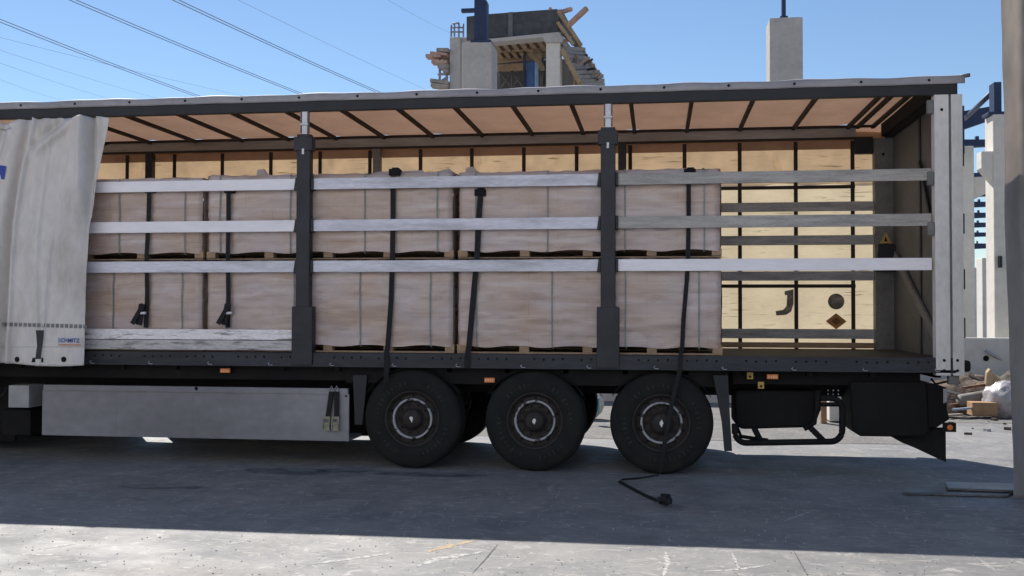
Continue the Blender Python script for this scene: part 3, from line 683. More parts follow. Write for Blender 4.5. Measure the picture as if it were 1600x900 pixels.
# ================================================================== PALLET LOADS
def pallet_load(xa, xb, z0, z1, label, sseed, wood_flap=False):
    L = thing('wrapped_pallet', ((xa+xb)/2, 1.25, z0), label, 'pallet load', 'film wrapped pallets of cartons on the trailer')
    ph = .105; n = 5; y0, y1 = .125, 2.38
    b = MB()
    for k in range(n):
        cx_ = xa+.05+(xb-xa-.10)*k/(n-1)
        for yy in (y0, (y0+y1)/2-.05, y1-.1): b.box(cx_-.05, cx_+.05, yy, yy+.1, z0+.018, z0+ph-.018)
    for yy in (y0, (y0+y1)/2-.05, y1-.1): b.box(xa, xb, yy-.001, yy+.101, z0, z0+(.018 if z0 < 2 else .012))
    for k in range(9): yy = y0+.012+(y1-y0-.12)*k/8; b.box(xa+.005, xb-.005, yy, yy+.1, z0+ph-.018, z0+ph)
    b.build('pallet', timber, L)
    zb, zt = z0+ph-.022, z1
    b = MB(); ix, iy = .012, .015; sx = sseed*13.7
    def nz(x, z): return .016*fbm((x*2.2+sx, z*3, 1))+.007*fbm((x*2+sx, z*16, 4))
    NU, NV = 110, 34
    ax, bx_ = xa+ix, xb-ix
    def rnd(u): # soften the vertical corners
        return .035*(max(0, 1-u/.02)**2+max(0, 1-(1-u)/.02)**2)
    def front(u, v):
        x = ax+(bx_-ax)*u; z = zb+(zt-zb)*v
        zz = z-(.02*abs(math.sin(u*math.pi*4.5))**3 if v < .01 else 0)
        bul = .012*math.sin(math.pi*v)
        return Vector((x, y0-iy+nz(x, z)-bul+rnd(u)+(.03 if v > .985 else 0), zz+(.02*fbm((x*4+sx, 2, 2)) if v > .97 else 0)))
    b.grid(front, NU, NV)
    def sidef(X, s):
        def f(u, v):
            y = y0+(y1-y0)*u; z = zb+(zt-zb)*v
            return Vector((X+s*.008*fbm((y*2+sx, z*3, 7))-s*.01*math.sin(math.pi*v), y, z))
        return f
    b.grid(sidef(ax, 1), 20, 12, flip=True); b.grid(sidef(bx_, -1), 20, 12)
    def top(u, v):
        x = ax+(bx_-ax)*u; y = y0+.02+(y1-y0-.02)*v
        lump = .05*max(0, fbm((x*1.3+sx, y*1.7, 3)))*(.3+.7*min(1, v*6)) + .035*abs(math.sin((x+sx)*4.2))*min(1, v*10)
        return Vector((x, y, zt-.004+lump))
    b.grid(top, 60, 30)
    b.grid(lambda u, v: Vector((ax+(bx_-ax)*u, y1, zb+(zt-zb)*v)), 4, 4, flip=True)
    
    b.build('wrapped_cartons', wrapped, L)
    for k in range(4):                                          # plastic banding
        x = xa+(xb-xa)*(.075+.283*k+.012*math.sin(k*5+sseed))
        pts = [(x+.01*math.sin(sseed+k), y0-iy-.016+nz(x, zb+(zt-zb)*j/12)-.012*math.sin(math.pi*j/12), zb+(zt-zb)*j/12) for j in range(13)]
        pts = [(x, y0+.03, zb-.03), (x, y0-iy-.012, zb-.012)]+pts+[(x, y0+.05, zt+.012), (x, y0+.6, zt+.05)]
        MB().ribbon(pts, (.013, 0, 0), .002).build('banding', green_web, L)
    return L
XA, XB, XC, XD = -5.20, xat(318, 470, .1), xat(712, 470, .1), xat(1129, 470, .1)
Z1, Z1t, Z2, Z2t = ZF+.002, 2.225, 2.235, 3.165
pallet_load(XA, XB-.015, Z1, Z1t, 'lower wrapped pallet of cartons next to the drawn back curtain', 1)
pallet_load(XB+.02, XC-.02, Z1, Z1t, 'lower wrapped pallet of cartons behind the left black pillar', 2)
pallet_load(XC+.012, XD, Z1, Z1t, 'lower wrapped pallet of cartons behind the right black pillar, beside the empty floor', 3)
pallet_load(XA, XB-.02, Z2, Z2t-.02, 'upper wrapped pallet of cartons next to the drawn back curtain', 4)
pallet_load(XB+.02, XC-.03, Z2, Z2t, 'upper wrapped pallet of cartons behind the left black pillar, with raised film on top', 5)
pallet_load(XC+.02, XD-.005, Z2, Z2t-.01, 'upper wrapped pallet of cartons behind the right black pillar', 6)
# film tufts sticking up from the wrapping belong to their loads
def tuft(par, P, Y):
    b = MB(); b.prism([at(x, y, Y) for x, y in P], (.01, .012, 0)); b.build('film_tuft', film_m, par, bevel=.004)
loads = [o for o in COL.objects if o.name.startswith('wrapped_pallet')]
def upper(i): return loads[i]
tuft(loads[4], [(400, 278), (402, 265), (412, 264), (418, 273), (420, 279)], .5)
tuft(loads[5], [(726, 276), (728, 262), (738, 260), (745, 268), (748, 277)], .5)
tuft(loads[4], [(664, 274), (700, 263), (714, 273), (716, 280), (664, 280)], .3)
tuft(loads[4], [(545, 280), (590, 268), (660, 266), (664, 280)], .35)
tuft(loads[4], [(495, 280), (498, 271), (540, 272), (545, 280)], .35)

# ================================================================== LASHING STRAPS
G = 'black ratchet lashing straps over the pallets'
def lash(name_label, P, Y=.062, prot=None, ratchet=None, wd=.05, over=None):
    base = at(*P[-1], Y)
    L = thing('lashing_strap', base, name_label, 'lashing strap', G)
    pts = []
    for (x, y) in P: pts.append(at(x, y, Y))
    dense = []
    for a, c in zip(pts, pts[1:]):
        for k in range(4): dense.append(a.lerp(c, k/4))
    dense.append(pts[-1])
    if over: dense += over
    top = pts[0]
    dense = [Vector((top.x, .9, top.z+.05)), Vector((top.x, .25, top.z+.03))]+dense
    MB().ribbon(dense, (wd, 0, 0), .004).build('webbing', black_web, L)
    if prot:
        c = at(prot[0], prot[1], Y); b = MB(); b.box(c.x-.06, c.x+.06, Y-.008, Y+.10, c.z-.04, c.z+.03); b.box(c.x-.03, c.x+.045, Y+.0, Y+.08, c.z+.03, c.z+.045); b.build('corner_protector', hole_black, L, bevel=.01)
    if ratchet:
        c = at(ratchet[0], ratchet[1], Y-.03)
        b = MB(); b.bar(c+Vector((-.0, 0, .12)), c+Vector((-.04, 0, -.11)), .07, .02, up=(0, 1, 0)); b.bar(c+Vector((.02, -.01, .12)), c+Vector((-.10, -.03, -.10)), .05, .015, up=(0, 1, 0)); b.tube([c+Vector((-.05, -.01, .02)), c+Vector((.05, -.01, .02))], .016, 8, 1)
        b.build('ratchet', [black_web, chip], L, bevel=.003)
    return L
lash('black lashing strap with ratchet handle, closest to the drawn curtain', [(233, 300), (232, 345), (229, 400), (230, 460), (228, 512)], prot=(234, 296), ratchet=(222, 492))
lash('black lashing strap with ratchet, second from the drawn curtain', [(357, 300), (357, 345), (356, 400), (357, 460), (356, 512)], prot=(358, 296), ratchet=(356, 492))
def out(px, pts): return [at(x, y, Y) for x, y, Y in pts]
lash('black lashing strap just right of the left pillar, hooked below the side rail', [(614, 276), (614, 345), (613, 405), (611, 470), (606, 540)], prot=(616, 268), over=out(0, [(604, 552, .0), (604, 560, -.022), (604, 575, -.024), (603, 598, -.01)]), wd=.055)
lash('black slanting lashing strap between the two pillars', [(751, 298), (748, 345), (745, 405), (739, 470), (733, 540)], prot=(750, 300), over=out(0, [(731, 552, .0), (730, 560, -.022), (730, 575, -.024)]), wd=.06)
gp_ = [gr(1030, 742, .012), gr(1000, 747, .012), gr(972, 749, .012), gr(967, 752, .012), gr(985, 762, .012), gr(1010, 775, .012), gr(1030, 783, .02), gr(1044, 789, .03)]
LS = lash('black lashing strap right of the right pillar, trailing over the last wheel to the ground', [(1076, 273), (1076, 345), (1075, 405), (1073, 440), (1068, 500), (1066, 540)], prot=(1078, 268), over=out(0, [(1064, 552, .0), (1063, 560, -.024), (1062, 580, -.026), (1052, 620, -.02), (1044, 660, -.02), (1037, 700, -.025)])+[gr(1032, 738, .03)], wd=.045)
b = MB(); b.ribbon([gr(1032, 738, .03)]+gp_, (.02, .035, .012), .006)
b.build('trailing_end', black_web, LS)
b = MB(); c = gr(1040, 786, .03)
for k in range(7):
    a = k*.9; b.ribbon([c+Vector((.05*math.cos(a+t)+.03*math.sin(k), .05*math.sin(a+t), .012*k*.6+.01)) for t in (0, .8, 1.6, 2.4, 3.2)], (0, .02, .035), .005)
b.build('crumpled_end', black_web, LS)
# two spare ratchet straps hanging on the storage panel
for k, (xt, xb_) in enumerate(((519, 510.5), (527, 524.5))):
    o = thing('spare_ratchet_strap', at(xb_, 672, .03), ('left' if k == 0 else 'right')+' one of two black ratchet straps hooked on the storage panel', 'ratchet strap', 'spare ratchet straps hung on the storage panel')
    a = at(xt-1, 612, .03); c = at(xb_+1.5, 655, .03)
    MB().ribbon([a, a.lerp(c, .5), c], (.05, 0, 0), .02).build('webbing', black_web, o)
    b = MB(); t = at(xt-1, 603, .04); b.tube([a+Vector((-.03, 0, 0)), t+Vector((.0, 0, 0)), a+Vector((.03, 0, 0))], .005, 6); b.build('wire_hook', alu, o)
    c = at(xb_, 662, .02); m_ = mat('zinc buckle', (.26, .25, .19), .5, .3)
    b = MB(); h = .062
    b.bar(c+Vector((-.035, 0, h)), c+Vector((-.04, 0, -h)), .012, .03, up=(0, 1, 0)); b.bar(c+Vector((.035, 0, h)), c+Vector((.025, 0, -h)), .012, .03, up=(0, 1, 0))
    for dz in (h, 0, -h): b.bar(c+Vector((-.042, 0, dz)), c+Vector((.038, 0, dz)), .03, .014, up=(0, 1, 0))
    b.bar(c+Vector((-.035, .005, -.03)), c+Vector((.03, .005, -.03)), .01, .05, up=(0, 0, 1)); b.build('ratchet', m_, o, bevel=.002)

# ================================================================== FOREGROUND TARPAULIN AND PLATES
base = gr(1581, 782)
def tp(u, v):
    z = .0+6.6*v; s = 2.8*u
    xl = base.x-.10*v*1.0+.02*fbm((v*4, 0, 0))
    a = .2+.8*v
    y = base.y-.03-.09*abs(math.sin(math.pi*(s*3.1+.5*v)+.4))**3*v+.085*math.sin(2*math.pi*(s*1.6+.25*v))*a+.04*math.sin(2*math.pi*(s*4.1-.8*v)+.6)*v+.05*math.exp(-((s-.12-.12*v)/.04)**2)*v+.02*fbm((s*2, z, 1))
    return Vector((xl+s, y, z+.015))
TT = thing('tarpaulin_curtain', (base.x+1.4, base.y, 0), 'tall grey tarpaulin hanging at the right edge beside the trailer rear', 'tarpaulin')
b = MB(); b.grid(tp, 150, 120); b.build('sheet', tarp_m, TT, solid=.004)
b = MB(); b.tube([(base.x-.2, base.y, 6.63), (base.x+2.9, base.y, 6.63)], .03, 10); b.build('top_rail', dark_steel, TT)
b = MB(); b.box(base.x+2.82, base.x+2.94, base.y-.06, base.y+.06, 0, 6.6); b.build('post', dark_steel, TT)
p0, p1 = gr(1478, 757, .05), gr(1585, 762, .05)
tag(MB().prism([gr(1476, 756, .03), gr(1592, 759, .03), gr(1592, 770, .03), gr(1480, 766, .03)], (0, 0, .022)).build('steel_channel', plate_m, bevel=.004), 'bright edged steel channel lying on the ground at the foot of the tarpaulin', 'steel channel')
tag(MB().prism([gr(1412, 768, .006), gr(1478, 766, .006), gr(1580, 772, .006), gr(1575, 777, .006), gr(1412, 773, .006)], (0, 0, .02)).build('steel_plate', plate_m, bevel=.003), 'thin flat steel strip on the ground pointing left from the channel', 'steel strip')

# ================================================================== BEHIND: low wall, columns, rafters, debris
def box_px(xl, xr, yt, yb, Y, dy, zb=None):
    """axis aligned block whose front face spans the pixels at depth Y"""
    a, c = at(xl, (yt+yb)/2, Y), at(xr, (yt+yb)/2, Y); z1 = zat((xl+xr)/2, yt, Y); z0 = zat((xl+xr)/2, yb, Y) if zb is None else zb
    return (a.x, c.x, Y, Y+dy, z0, z1)
YW = 8.8
b = MB(); zt = zat(1540, 528, YW); x = -14.0
while x < 22:
    b.box(x, x+2.97, YW, YW+.16, 0, zt); x += 3.0
tag(b.build('precast_wall', conc_beige, bevel=.012), 'low beige precast concrete wall running behind the trailer and the debris', 'wall')
GC = 'precast concrete columns of the unfinished hall'
# nearest column with corbel
Yc = 9.6; C1 = thing('precast_column', (xat(1568, 450, Yc), Yc+.3, 0), 'bright concrete column with a corbel, just left of the tarpaulin', 'column', GC)
x0_, x1_, y0_, y1_, z0_, z1_ = box_px(1553, 1586, 178, 500, Yc, .5, 0)
b = MB(); b.box(x0_, x1_, y0_, y1_, 0, z1_); b.build('shaft', conc_beige, C1, bevel=.02)
zc0, zc1 = zat(1540, 262, Yc), zat(1540, 236, Yc); xc = xat(1534, 250, Yc)
b = MB(); b.prism([(x0_, Yc+.02, zc1), (xc, Yc+.02, zc1), (xc, Yc+.02, zc0), (x0_, Yc+.02, zc0-.25)], (0, .30, 0)); b.build('corbel', conc_beige, C1, bevel=.01)
b = MB(); sx0, sx1 = xat(1556, 150, Yc), xat(1568, 150, Yc); zt1 = zat(1560, 126, Yc); b.box(sx0, sx1, Yc+.1, Yc+.4, z1_, zt1); b.box(sx0-.12, sx1+.05, Yc+.05, Yc+.45, z1_, z1_+.06); b.build('steel_stub', blue_steel, C1, bevel=.01)
# second column
Yc = 13.0; xs = box_px(1500, 1523, 228, 500, Yc, .6, 0)
C2 = thing('precast_column', ((xs[0]+xs[1])/2, Yc+.4, 0), 'plain beige column right against the rear edge of the trailer', 'column', GC)
MB().box(*xs).build('shaft', conc_beige, C2, bevel=.02)
zc = zat(1520, 276, Yc); b = MB(); b.prism([(xs[1], Yc+.1, zc), (xs[1]+.45, Yc+.1, zc+.02), (xs[1]+.45, Yc+.1, zc-.28), (xs[1], Yc+.1, zc-.5)], (0, .5, 0)); b.build('corbel', conc_beige, C2)
for (xl, xr, yt, Yc, lab) in ((1535, 1543, 403, 34, 'small distant pale column seen low between the two big columns'), (1521, 1530, 418, 40, 'faint distant column hugging the second big column')):
    xs = box_px(xl, xr, yt, 500, Yc, .8, 0); o = tag(MB().box(*xs).build('precast_column', conc_beige, bevel=.02), lab, 'column', GC)
# tall lone column behind the trailer roof
Yc = 17; xs = box_px(1203, 1255, 27, 300, Yc, .9, 0)
C3 = thing('precast_column', ((xs[0]+xs[1])/2, Yc+.45, 0), 'lone grey concrete column rising above the trailer roof with a thin steel stub on top', 'column', GC)
MB().box(*xs).build('shaft', concrete, C3, bevel=.025)
b = MB(); xm = (xs[0]+xs[1])/2; b.box(xm-.16, xm+.16, Yc+.25, Yc+.6, xs[5], xs[5]+.05); b.box(xm-.07, xm+.03, Yc+.3, Yc+.5, xs[5]+.05, xs[5]+1.6); b.box(xm-.12, xm+.08, Yc+.28, Yc+.52, xs[5]+.05, xs[5]+.12); b.build('steel_stub', blue_steel, C3)
# roof rafters of the hall
ROOFG = 'dark blue steel rafters of the hall roof'
k = 0
for (yy, hh, xl, xr, lab) in ((192, 13, 1506, 1546, 'broad tapering dark blue rafter, topmost beside the trailer'), (225, 7, 1506, 1546, 'dark blue rafter just under the broad topmost one'), (276, 6, 1519, 1546, 'third blue rafter from the top'),
        (303, 6, 1522, 1546, 'fourth blue rafter from the top'), (320, 5, 1523, 1546, 'fifth blue rafter from the top'), (337, 5, 1523, 1546, 'sixth blue rafter from the top'), (352, 4.5, 1523, 1546, 'seventh blue rafter from the top'), (367, 4, 1524, 1546, 'eighth blue rafter from the top'), (385, 5, 1525, 1546, 'lowest blue rafter, nearest the horizon')):
    D = 6.1*F/(497-yy); Y = CY+D*1.0
    a = at(xl-30, yy, Y); c = at(xr, yy, Y); s_ = D/F
    b = MB(); taper = 1.5 if k == 0 else 1
    b.prism([(a.x, Y, a.z+hh*s_), (c.x, Y, a.z+hh*s_*.8+ (.25 if k == 0 else 0)), (c.x, Y, a.z-hh*s_*.6+(.2 if k == 0 else 0)), (a.x, Y, a.z-hh*s_*taper)], (0, .25, 0))
    b.box((a.x+c.x)/2+.3, (a.x+c.x)/2+.4, Y+.05, Y+.2, a.z, a.z+hh*s_*1.6)
    tag(b.build('roof_rafter', blue_steel), lab, 'rafter', ROOFG); k += 1
p0, p1 = at(1507, 186, 13), at(1558, 137, 9.9)
tag(MB().tube([p0, p1], .05, 8).build('steel_brace', blue_steel), 'slim diagonal blue brace rising from the rafter to the bright column stub', 'brace')
tag(MB().box(*box_px(1500, 1507, 165, 240, 12.6, .2)).build('steel_stub', blue_steel), 'short dark steel upright standing behind the trailer rear corner', 'steel stub')

# debris
rnd = random.Random(5)
pink0 = mat('pinkish plank', (.50, .32, .25), .8, var=.15)
def heap(name, label, cx_, cy_, rx, ry, h, m, seed):
    b = MB(); n = 40
    def f(u, v):
        a = 2*math.pi*u; rr = v; x = cx_+rx*rr*math.cos(a)*(1+.15*fbm((math.cos(a), math.sin(a), seed))); y = cy_+ry*rr*math.sin(a)
        return Vector((x, y, max(0, h*(1-rr**1.6)+.10*h*6*fbm((x*3, y*3, seed))*(1-rr)*.5)-.01*rr))
    b.grid(f, 48, 14); return tag(b.build(name, m), label, 'heap')
rub = mat('rubble and scrap', (.17, .125, .095), .95, col2=(.07, .05, .04), scale=3, bump=1, bscale=12, speck=.4)
heap('rubble_heap', 'low heap of earth and rubble in front of the precast wall at the right', 8.2, 7.9, 2.6, .8, .62, rub, 3)
bp_ = at(1566, 623, 6.8)
def bag(u, v):
    a = 2*math.pi*u; ph = math.pi*v; d = Vector((math.sin(ph)*math.cos(a), math.sin(ph)*math.sin(a), math.cos(ph)))
    r_ = 1+.14*fbm(d*2.3, 4)+.05*abs(fbm(d*6, 3))
    return Vector((at(1575, 623, 6.8).x+.34*d.x*r_, 6.9+.3*d.y*r_, .40+at(1575, 626, 6.8).z-.4+.30*d.z*r_))
b = MB(); b.grid(bag, 48, 28); tag(b.build('plastic_sack', bag_m), 'big shiny clear plastic sack on the debris next to the tarpaulin', 'plastic sack')
c = at(1536, 641, 6.6); tag(MB().box(c.x-.16, c.x+.22, 6.6, 6.9, c.z-.09, c.z+.12).build('cardboard_box', cart, bevel=.006), 'brown cardboard box lying left of the plastic sack', 'box')
sheet = mat('crumpled buff sheet', (.55, .42, .27), .7, var=.2, scale=4, trans=.3)
P = [(1540, 603), (1542, 583), (1547, 577), (1552, 583), (1560, 590), (1570, 596), (1560, 602), (1548, 606)]
tag(MB().prism([at(x, y, 7.15) for x, y in P], (.05, .25, .02)).build('crumpled_sheet', sheet, bevel=.02), 'upright crumpled buff sheet poking out above the rubble', 'sheet')
darkw = mat('dark old tarp', (.10, .075, .06), .8, var=.3, scale=4)
def tarpf(u, v):
    a = at(1512, 622, 7.6).lerp(at(1590, 590, 7.6), u); return a+Vector((0, .5*(v-.5), .10*math.sin(math.pi*v)+.06*fbm((u*5, v*3, 8))))
b = MB(); b.grid(tarpf, 40, 12); tag(b.build('old_tarp', darkw, solid=.03), 'rumpled dark brown tarp lying over the rubble below the buff sheet', 'tarp')
metal_p = mat('pale scrap metal', (.45, .44, .43), .5, .3, var=.2)
for (a, c, th, m, lab, nm) in (((1474, 609), (1508, 618), .06, metal_p, 'pale scrap bar sloping down behind the trailer tail', 'scrap_bar'),
        ((1500, 626), (1553, 617), .20, mat('grey pipe', (.24, .225, .20), .7), 'thick grey pipe lying among the scrap left of the sack', 'scrap_pipe'),
        ((1489, 640), (1524, 637), .05, mat('bluish scrap', (.40, .45, .52), .5, .3), 'thin bluish scrap strip left of the cardboard box', 'scrap_strip'),
        ((1480, 649), (1502, 648), .06, mat('light wood', (.5, .4, .32), .8), 'short light timber offcut behind the orange tail lamp', 'timber_offcut'),
        ((1470, 652), (1586, 655), .04, darkw, 'long dark rail lying along the front of the debris', 'scrap_rail'),
        ((1500, 661), (1562, 662), .06, metal_p, 'long pale tube lying on the ground under the dark rail', 'scrap_tube'),
        ((1555, 674), (1586, 665), .07, metal_p, 'pale metal offcut tilted against the tarpaulin foot', 'scrap_offcut'),
        ((1505, 606), (1560, 598), .07, mat('brown timber', (.22, .12, .07), .8, var=.3), 'dark brown beam lying across the top of the rubble', 'brown_beam'),
        ((1484, 633), (1545, 629), .06, mat('brown timber', (.22, .12, .07), .8, var=.3), 'brown plank lying between the grey pipe and the bluish strip', 'brown_plank'),
        ((1478, 657), (1530, 653), .05, mat('brown timber', (.22, .12, .07), .8, var=.3), 'reddish brown lath lying under the timber offcut', 'brown_lath'),
        ((1540, 548), (1600, 583), .05, metal_p, 'thin pale rod leaning down the front of the precast wall', 'leaning_rod')):
    Y = 6.4 if a[1] > 636 else 7.2
    if a[1] < 560: Y = 8.7
    p, q = at(a[0], a[1], Y), at(c[0], c[1], Y+.3)
    b = MB(); (b.tube([p, q], th/2, 10) if 'pipe' in nm or 'tube' in nm or 'rod' in nm else b.bar(p, q, th, th*.6)); tag(b.build(nm, m), lab, nm.replace('_', ' '))
tag(MB().disc(at(1541, 560, 8.79), .05, 14, .02).build('wall_socket', hole_black), 'small round dark lifting socket on the precast wall face', 'socket')
for k in range(9):
    px, py = rnd.uniform(1485, 1580), rnd.uniform(656, 680); g = gr(px, py)
    s_ = rnd.uniform(.02, .06); a = rnd.uniform(0, 3)
    b = MB(); pts = [g+Vector((s_*math.cos(a+t)*rnd.uniform(.6, 1.5), s_*math.sin(a+t), 0)) for t in (0, 1.5, 3.1, 4.6)]; b.prism(pts, (0, 0, s_*.7))
    tag(b.build('rubble_chunk', rub if k % 3 else metal_p), 'small loose chunk of rubble scattered on the sunlit ground before the debris', 'rubble', 'loose rubble chunks on the ground by the debris')
# unseen pale hall added behind the camera to bounce sunlight onto the trailer
HL = thing('bounce_facade', (-21, -25, 0), 'pale ribbed warehouse, added out of view to bounce light at the trailer', 'bounce_facade')
b = MB(); n = 120; xs_ = [-52+62*k/n for k in range(n+1)]
b.prism([(x, -19+(.04 if k % 2 else 0), 0) for k, x in enumerate(xs_)]+[(10, -31, 0), (-52, -31, 0)], (0, 0, 14)); b.build('wall', mat('pale bounce cladding', (.80, .78, .77), .6, var=.03), HL)
MB().box(-52.2, 10.2, -31.2, -18.8, 14.0, 14.3).build('roof', grey_plate, HL)
for x in (-40, -26, -12): MB().box(x-2.2, x+2.2, -19.02, -18.93, 0, 4.6).build('door', alu_strip, HL)
# seen through the frame under the trailer
xs = box_px(1296, 1345, 618, 668, 5.6, .5, 0.02); tag(MB().box(*xs).build('white_crate', mat('white board crate', (.72, .70, .66), .7, var=.06), bevel=.01), 'white crate standing behind the trailer, seen through the guard tube', 'crate')
xs = box_px(1283, 1292, 610, 672, 5.4, .12, 0.01); tag(MB().box(*xs).build('timber_post', mat('orange timber', (.42, .25, .14), .8, var=.2), bevel=.004), 'brown timber post left of the white crate under the trailer', 'timber post')
c = at(932, 660, 5.5); b = MB()
b.grid(lambda u, v: Vector((c.x-.1+.22*math.sin(math.pi*v)*math.cos(2*math.pi*u), c.y+.2*math.sin(math.pi*v)*math.sin(2*math.pi*u), .24+.22*math.cos(math.pi*v)+.03*fbm((u*6, v*5, 2)))), 24, 14)
tag(b.build('white_sack', mat('dusty white sack', (.6, .56, .5), .8)), 'dusty pale sack glimpsed between the second and third wheels', 'sack')
MBb = MB().box(*box_px(925, 936, 622, 645, 4.6, .1)); tag(MBb.build('blue_canister', mat('light blue plastic', (.10, .30, .42), .5)), 'light blue canister glimpsed between the second and third wheels', 'canister')

# ================================================================== TOWER UNDER CONSTRUCTION
TW = thing('concrete_tower', (at(790, 140, 20).x, 21, 0), 'unfinished concrete tower with dark formwork and timber decks above the trailer roof', 'building')
Y = 20.0
def tb(xl, xr, yt, yb, Y, dy, name, m, par=TW, zb=None, bevel=.02): return MB().box(*box_px(xl, xr, yt, yb, Y, dy, zb)).build(name, m, par, bevel=bevel)
def tpoly(P, Y, dv, name, m, par=TW): return MB().prism([at(x, y, Y) for x, y in P], dv).build(name, m, par)
tb(702, 719, 58, 300, Y, 1.2, 'column', concrete, zb=0)
tb(719, 745, 58, 72, Y+.1, 1.0, 'beam', concrete)
tb(853, 875, 52, 300, Y-.3, .7, 'column', conc_beige, zb=0)
fk = tpoly([(729, 26), (762, 22), (871, 14), (872, 50), (762, 60), (729, 62)], Y-.2, (0, .12, 0), 'formwork_wall', formwork)
tpoly([(794, 19), (801, 18.5), (801, 57), (794, 57.5)], Y-.235, (0, .03, 0), 'formwork_joint', mat('grey joint', (.16, .155, .15), .8), fk)
# slab edge beam under the formwork, tapering
tpoly([(762, 61), (872, 50), (880, 60), (878, 66), (852, 66), (848, 58), (764, 66)], Y-.4, (0, .5, 0), 'slab_edge', concrete)
# rear wall of formwork (return side) and floor soffit
def tquad(pts, th, name, m, par=TW):
    p = [at(*q) for q in pts]; n = (p[1]-p[0]).cross(p[3]-p[0]).normalized()*th
    return MB().prism(p, n).build(name, m, par)
tquad([(872, 15, Y), (872, 50, Y), (907, 82, Y+5), (900, 66, Y+5)], .12, 'formwork_return', formwork)
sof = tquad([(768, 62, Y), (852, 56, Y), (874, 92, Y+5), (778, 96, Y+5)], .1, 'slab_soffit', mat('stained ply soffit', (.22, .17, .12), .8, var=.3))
for k in range(7):
    xa_ = 772+k*13.5; MB().bar(at(xa_, 63-k*.9, Y+.05), at(xa_+10+k*.5, 78-k*.5, Y+2.2), .14, .16).build('joist', site_wood, TW)
MB().bar(at(777, 77, Y+2.2), at(854, 70, Y+2.0), .14, .20).build('bearer', site_wood, TW)
for k in range(6):
    xa_ = 778+k*12; MB().bar(at(xa_, 80, Y+2.4), at(xa_+6, 88, Y+3.6), .13, .15).build('joist', site_wood, TW)
MB().bar(at(777, 92, Y+3.8), at(822, 87, Y+3.6), .14, .28).build('bearer', site_wood, TW)
MB().bar(at(777, 107, Y+3), at(822, 104, Y+3), .14, .22).build('bearer', site_wood, TW)
MB().bar(at(828, 75, Y+1.6), at(848, 108, Y+2.8), .14, .13).build('diagonal_plank', site_wood, TW)
tb(776, 860, 94, 300, Y+5.2, .3, 'back_wall', mat('dark interior concrete', (.09, .085, .08), .9), zb=0)  # gloom of the interior put into the wall colour
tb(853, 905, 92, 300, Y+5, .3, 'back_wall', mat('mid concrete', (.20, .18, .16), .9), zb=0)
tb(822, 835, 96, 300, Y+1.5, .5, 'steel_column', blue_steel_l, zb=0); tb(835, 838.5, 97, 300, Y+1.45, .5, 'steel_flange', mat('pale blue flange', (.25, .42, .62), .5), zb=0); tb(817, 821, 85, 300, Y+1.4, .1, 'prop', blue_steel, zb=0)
for (a, c) in (((780, 112), (800, 138)), ((800, 112), (782, 138)), ((800, 112), (818, 138)), ((818, 112), (800, 138)), ((781, 108), (781, 140)), ((800, 108), (800, 140)), ((845, 105), (845, 140)), ((848, 90), (846, 140))): MB().tube([at(*a, Y+3), at(*c, Y+3)], .035, 6).build('scaffold_brace', mat('rusty scaffold', (.16, .13, .12), .7), TW)
# right hand timber deck sloping away
deck = tquad([(876, 70, Y), (912, 76, Y+3), (944, 131, Y+3), (905, 131, Y)], .06, 'timber_deck', mat('shaded deck timber', (.24, .20, .17), .85, var=.25, scale=2))  # deck shade put into a darker timber colour
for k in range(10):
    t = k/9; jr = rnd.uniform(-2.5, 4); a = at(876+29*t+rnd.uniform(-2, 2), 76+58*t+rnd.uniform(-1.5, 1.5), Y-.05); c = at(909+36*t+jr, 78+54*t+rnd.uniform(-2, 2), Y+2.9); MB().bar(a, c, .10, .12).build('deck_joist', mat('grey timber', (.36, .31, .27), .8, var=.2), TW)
MB().bar(at(878, 78, Y-.3), at(906, 130, Y-.3), .12, .14).build('edge_bearer', site_wood, TW)
MB().bar(at(872, 17, Y-.3), at(908, 72, Y-.1), .10, .11).build('edge_bearer', site_wood, TW)
MB().bar(at(871, 35, Y-.3), at(896, 70, Y-.2), .10, .09).build('edge_bearer', site_wood, TW)
MB().bar(at(872, 52, Y-.2), at(884, 70, Y-.2), .10, .12).build('edge_bearer', mat('grey timber', (.36, .31, .27), .8), TW)
for k in range(6):
    px, py = 902+k*7, 70+k*11; MB().tube([at(px, py-7, Y+2.6), at(px+2, py+9, Y+2.6)], .05, 6).build('guard_post', mat('rusty scaffold', (.16, .13, .12), .7), TW)
for k in range(14):
    t = rnd.random(); px, py = 884+50*t, 62+64*t; q = at(px+rnd.uniform(-6, 10), py+rnd.uniform(-6, 4), Y+rnd.uniform(0, 2.5)); dv = Vector((rnd.uniform(-.6, .6), rnd.uniform(-.4, .4), rnd.uniform(-.5, .5)))
    MB().bar(q-dv*.5, q+dv*.5, .05, .07).build('loose_batten', (site_wood, pink0, darkw)[k % 3], TW)
tb(902, 910, 125, 135, Y-.2, .3, 'timber_block', site_wood); tb(896, 899, 120, 135, Y-.25, .2, 'timber_block', site_wood)
pink = mat('pinkish plank', (.50, .32, .25), .8, var=.15)
MB().bar(at(888, 40, Y-.2), at(917, 13, Y-.6), .12, .13).build('loose_plank', pink, TW)
MB().bar(at(874, 20, Y), at(893, 14, Y-.2), .12, .10).build('loose_plank', pink, TW)
tb(857, 862, 11, 17, Y-.2, .2, 'timber_block', pink)
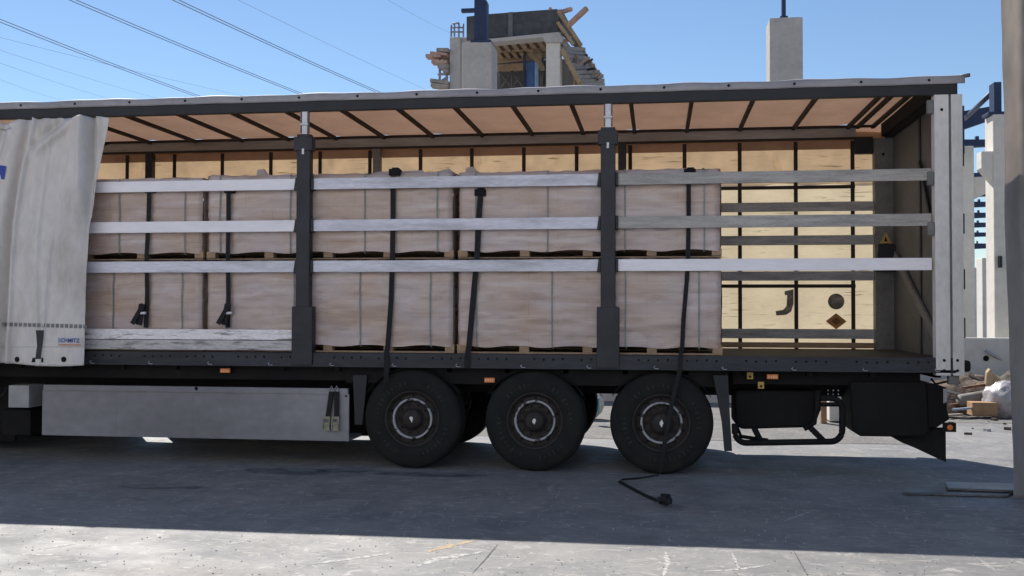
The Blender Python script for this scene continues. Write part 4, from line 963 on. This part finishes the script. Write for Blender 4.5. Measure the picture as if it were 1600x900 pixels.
# left scaffold platforms and railing
for (a, c, w_) in (((684, 80), (702, 80), .22), ((674, 84), (700, 87), .14), ((667, 89), (690, 89), .18), ((676, 98), (700, 99), .18), ((686, 104), (702, 106), .3), ((674, 127), (702, 131), .2), ((675, 134), (702, 137), .22), ((694, 112), (702, 113), .2)):
    MB().bar(at(*a, Y), at(*c, Y), .38, w_*.5).build('scaffold_board', pink if w_ < .2 else mat('grey timber', (.36, .31, .27), .8), TW)
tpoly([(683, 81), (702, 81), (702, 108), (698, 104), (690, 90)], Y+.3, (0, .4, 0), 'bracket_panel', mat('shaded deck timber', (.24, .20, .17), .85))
b = MB()
for (a, c) in (((687, 88), (687, 150)), ((684, 116), (702, 116)), ((698, 105), (698, 150)), ((685, 130), (700, 120))): b.tube([at(*a, Y+.1), at(*c, Y+.1)], .04, 6)
b.build('bracket_frame', mat('grey scaffold tube', (.30, .30, .33), .6), TW)
b = MB()
for (a, c) in (((705, 58), (705, 39)), ((710, 58), (710, 36)), ((717, 58), (717, 36)), ((724, 58), (724, 37)), ((704, 43), (724, 43)), ((704, 50), (724, 50)), ((707, 37), (717, 36))): b.tube([at(*a, Y+.3), at(*c, Y+.3)], .028, 6)
b.build('guard_rail', mat('grey scaffold tube', (.30, .30, .33), .6), TW)
for (px, py) in ((917, 75), (699, 135)):
    pass
# column in front of the tower with its blue steel post
Yc = 15.0; xs = box_px(721, 768, 66, 300, Yc, .95, 0)
C4 = thing('precast_column', ((xs[0]+xs[1])/2, Yc+.5, 0), 'wide grey concrete column in front of the tower carrying a tall dark blue steel post', 'column', GC)
MB().box(*xs).build('shaft', concrete, C4, bevel=.03)
b = MB(); sx0, sx1 = xat(741, 30, Yc+.3), xat(757, 30, Yc+.3); b.box(sx0, sx1, Yc+.3, Yc+.6, xs[5], zat(745, -6, Yc+.3)); b.box(xs[0]+.2, xs[1]-.05, Yc+.15, Yc+.8, xs[5], xs[5]+.10)
b.box(sx1, sx1+.06, Yc+.28, Yc+.62, xs[5]+.1, zat(745, 2, Yc+.3)); b.box(xat(720, 13, Yc+.3), sx0, Yc+.35, Yc+.5, zat(730, 17, Yc+.3), zat(730, 12, Yc+.3)); b.build('steel_post', blue_steel, C4)
tag(MB().box(*box_px(1562, 1566, 400, 418, 9.5, .1)).build('lifting_hook', dark_steel), 'small dark hook on the bright column by the tarpaulin', 'hook')

# ================================================================== POWER LINES
GL = 'high voltage lines crossing the sky'
def wire(a, c, lab, r=.035, Ya=60, Yb=110, dbl=0):
    p, q = at(*a, Ya), at(*c, Yb); d = q-p; p = p-d*.8; q = q+d*1.2
    b = MB()
    for o in ([0] if not dbl else [0, dbl]):
        pts = []
        for k in range(41):
            t = k/40; z = -1.2*4*(t)*(1-t)*.8
            pts.append(p.lerp(q, t)+Vector((0, 0, o+z+1.2*4*.4*.6*.8)))
        b.tube(pts, r, 5)
    tag(b.build('power_line', wire_m), lab, 'power line', GL)
wire((0, 38), (310, 152), 'lower left twin power line, meeting the roof nearest the drawn curtain', dbl=.22)
wire((100, 0), (470, 148), 'middle twin power line, meeting the roof by the left pillar', dbl=.22)
wire((262, 0), (585, 143), 'rightmost twin power line of the three bold ones', dbl=.22)
wire((365, 0), (665, 140), 'faint single line between the bold twin lines and the tower', r=.012)
wire((600, 0), (700, 50), 'faint single line running to the tower top', r=.010)
wire((0, 62), (380, 150), 'upper faint single line under the lower left twin line', r=.012)
wire((0, 82), (240, 152), 'second faint single line under the lower left twin line', r=.012)
wire((0, 102), (180, 157), 'third faint single line under the lower left twin line', r=.012)
wire((0, 128), (105, 159), 'lowest faint single line at the left edge of the sky', r=.010)
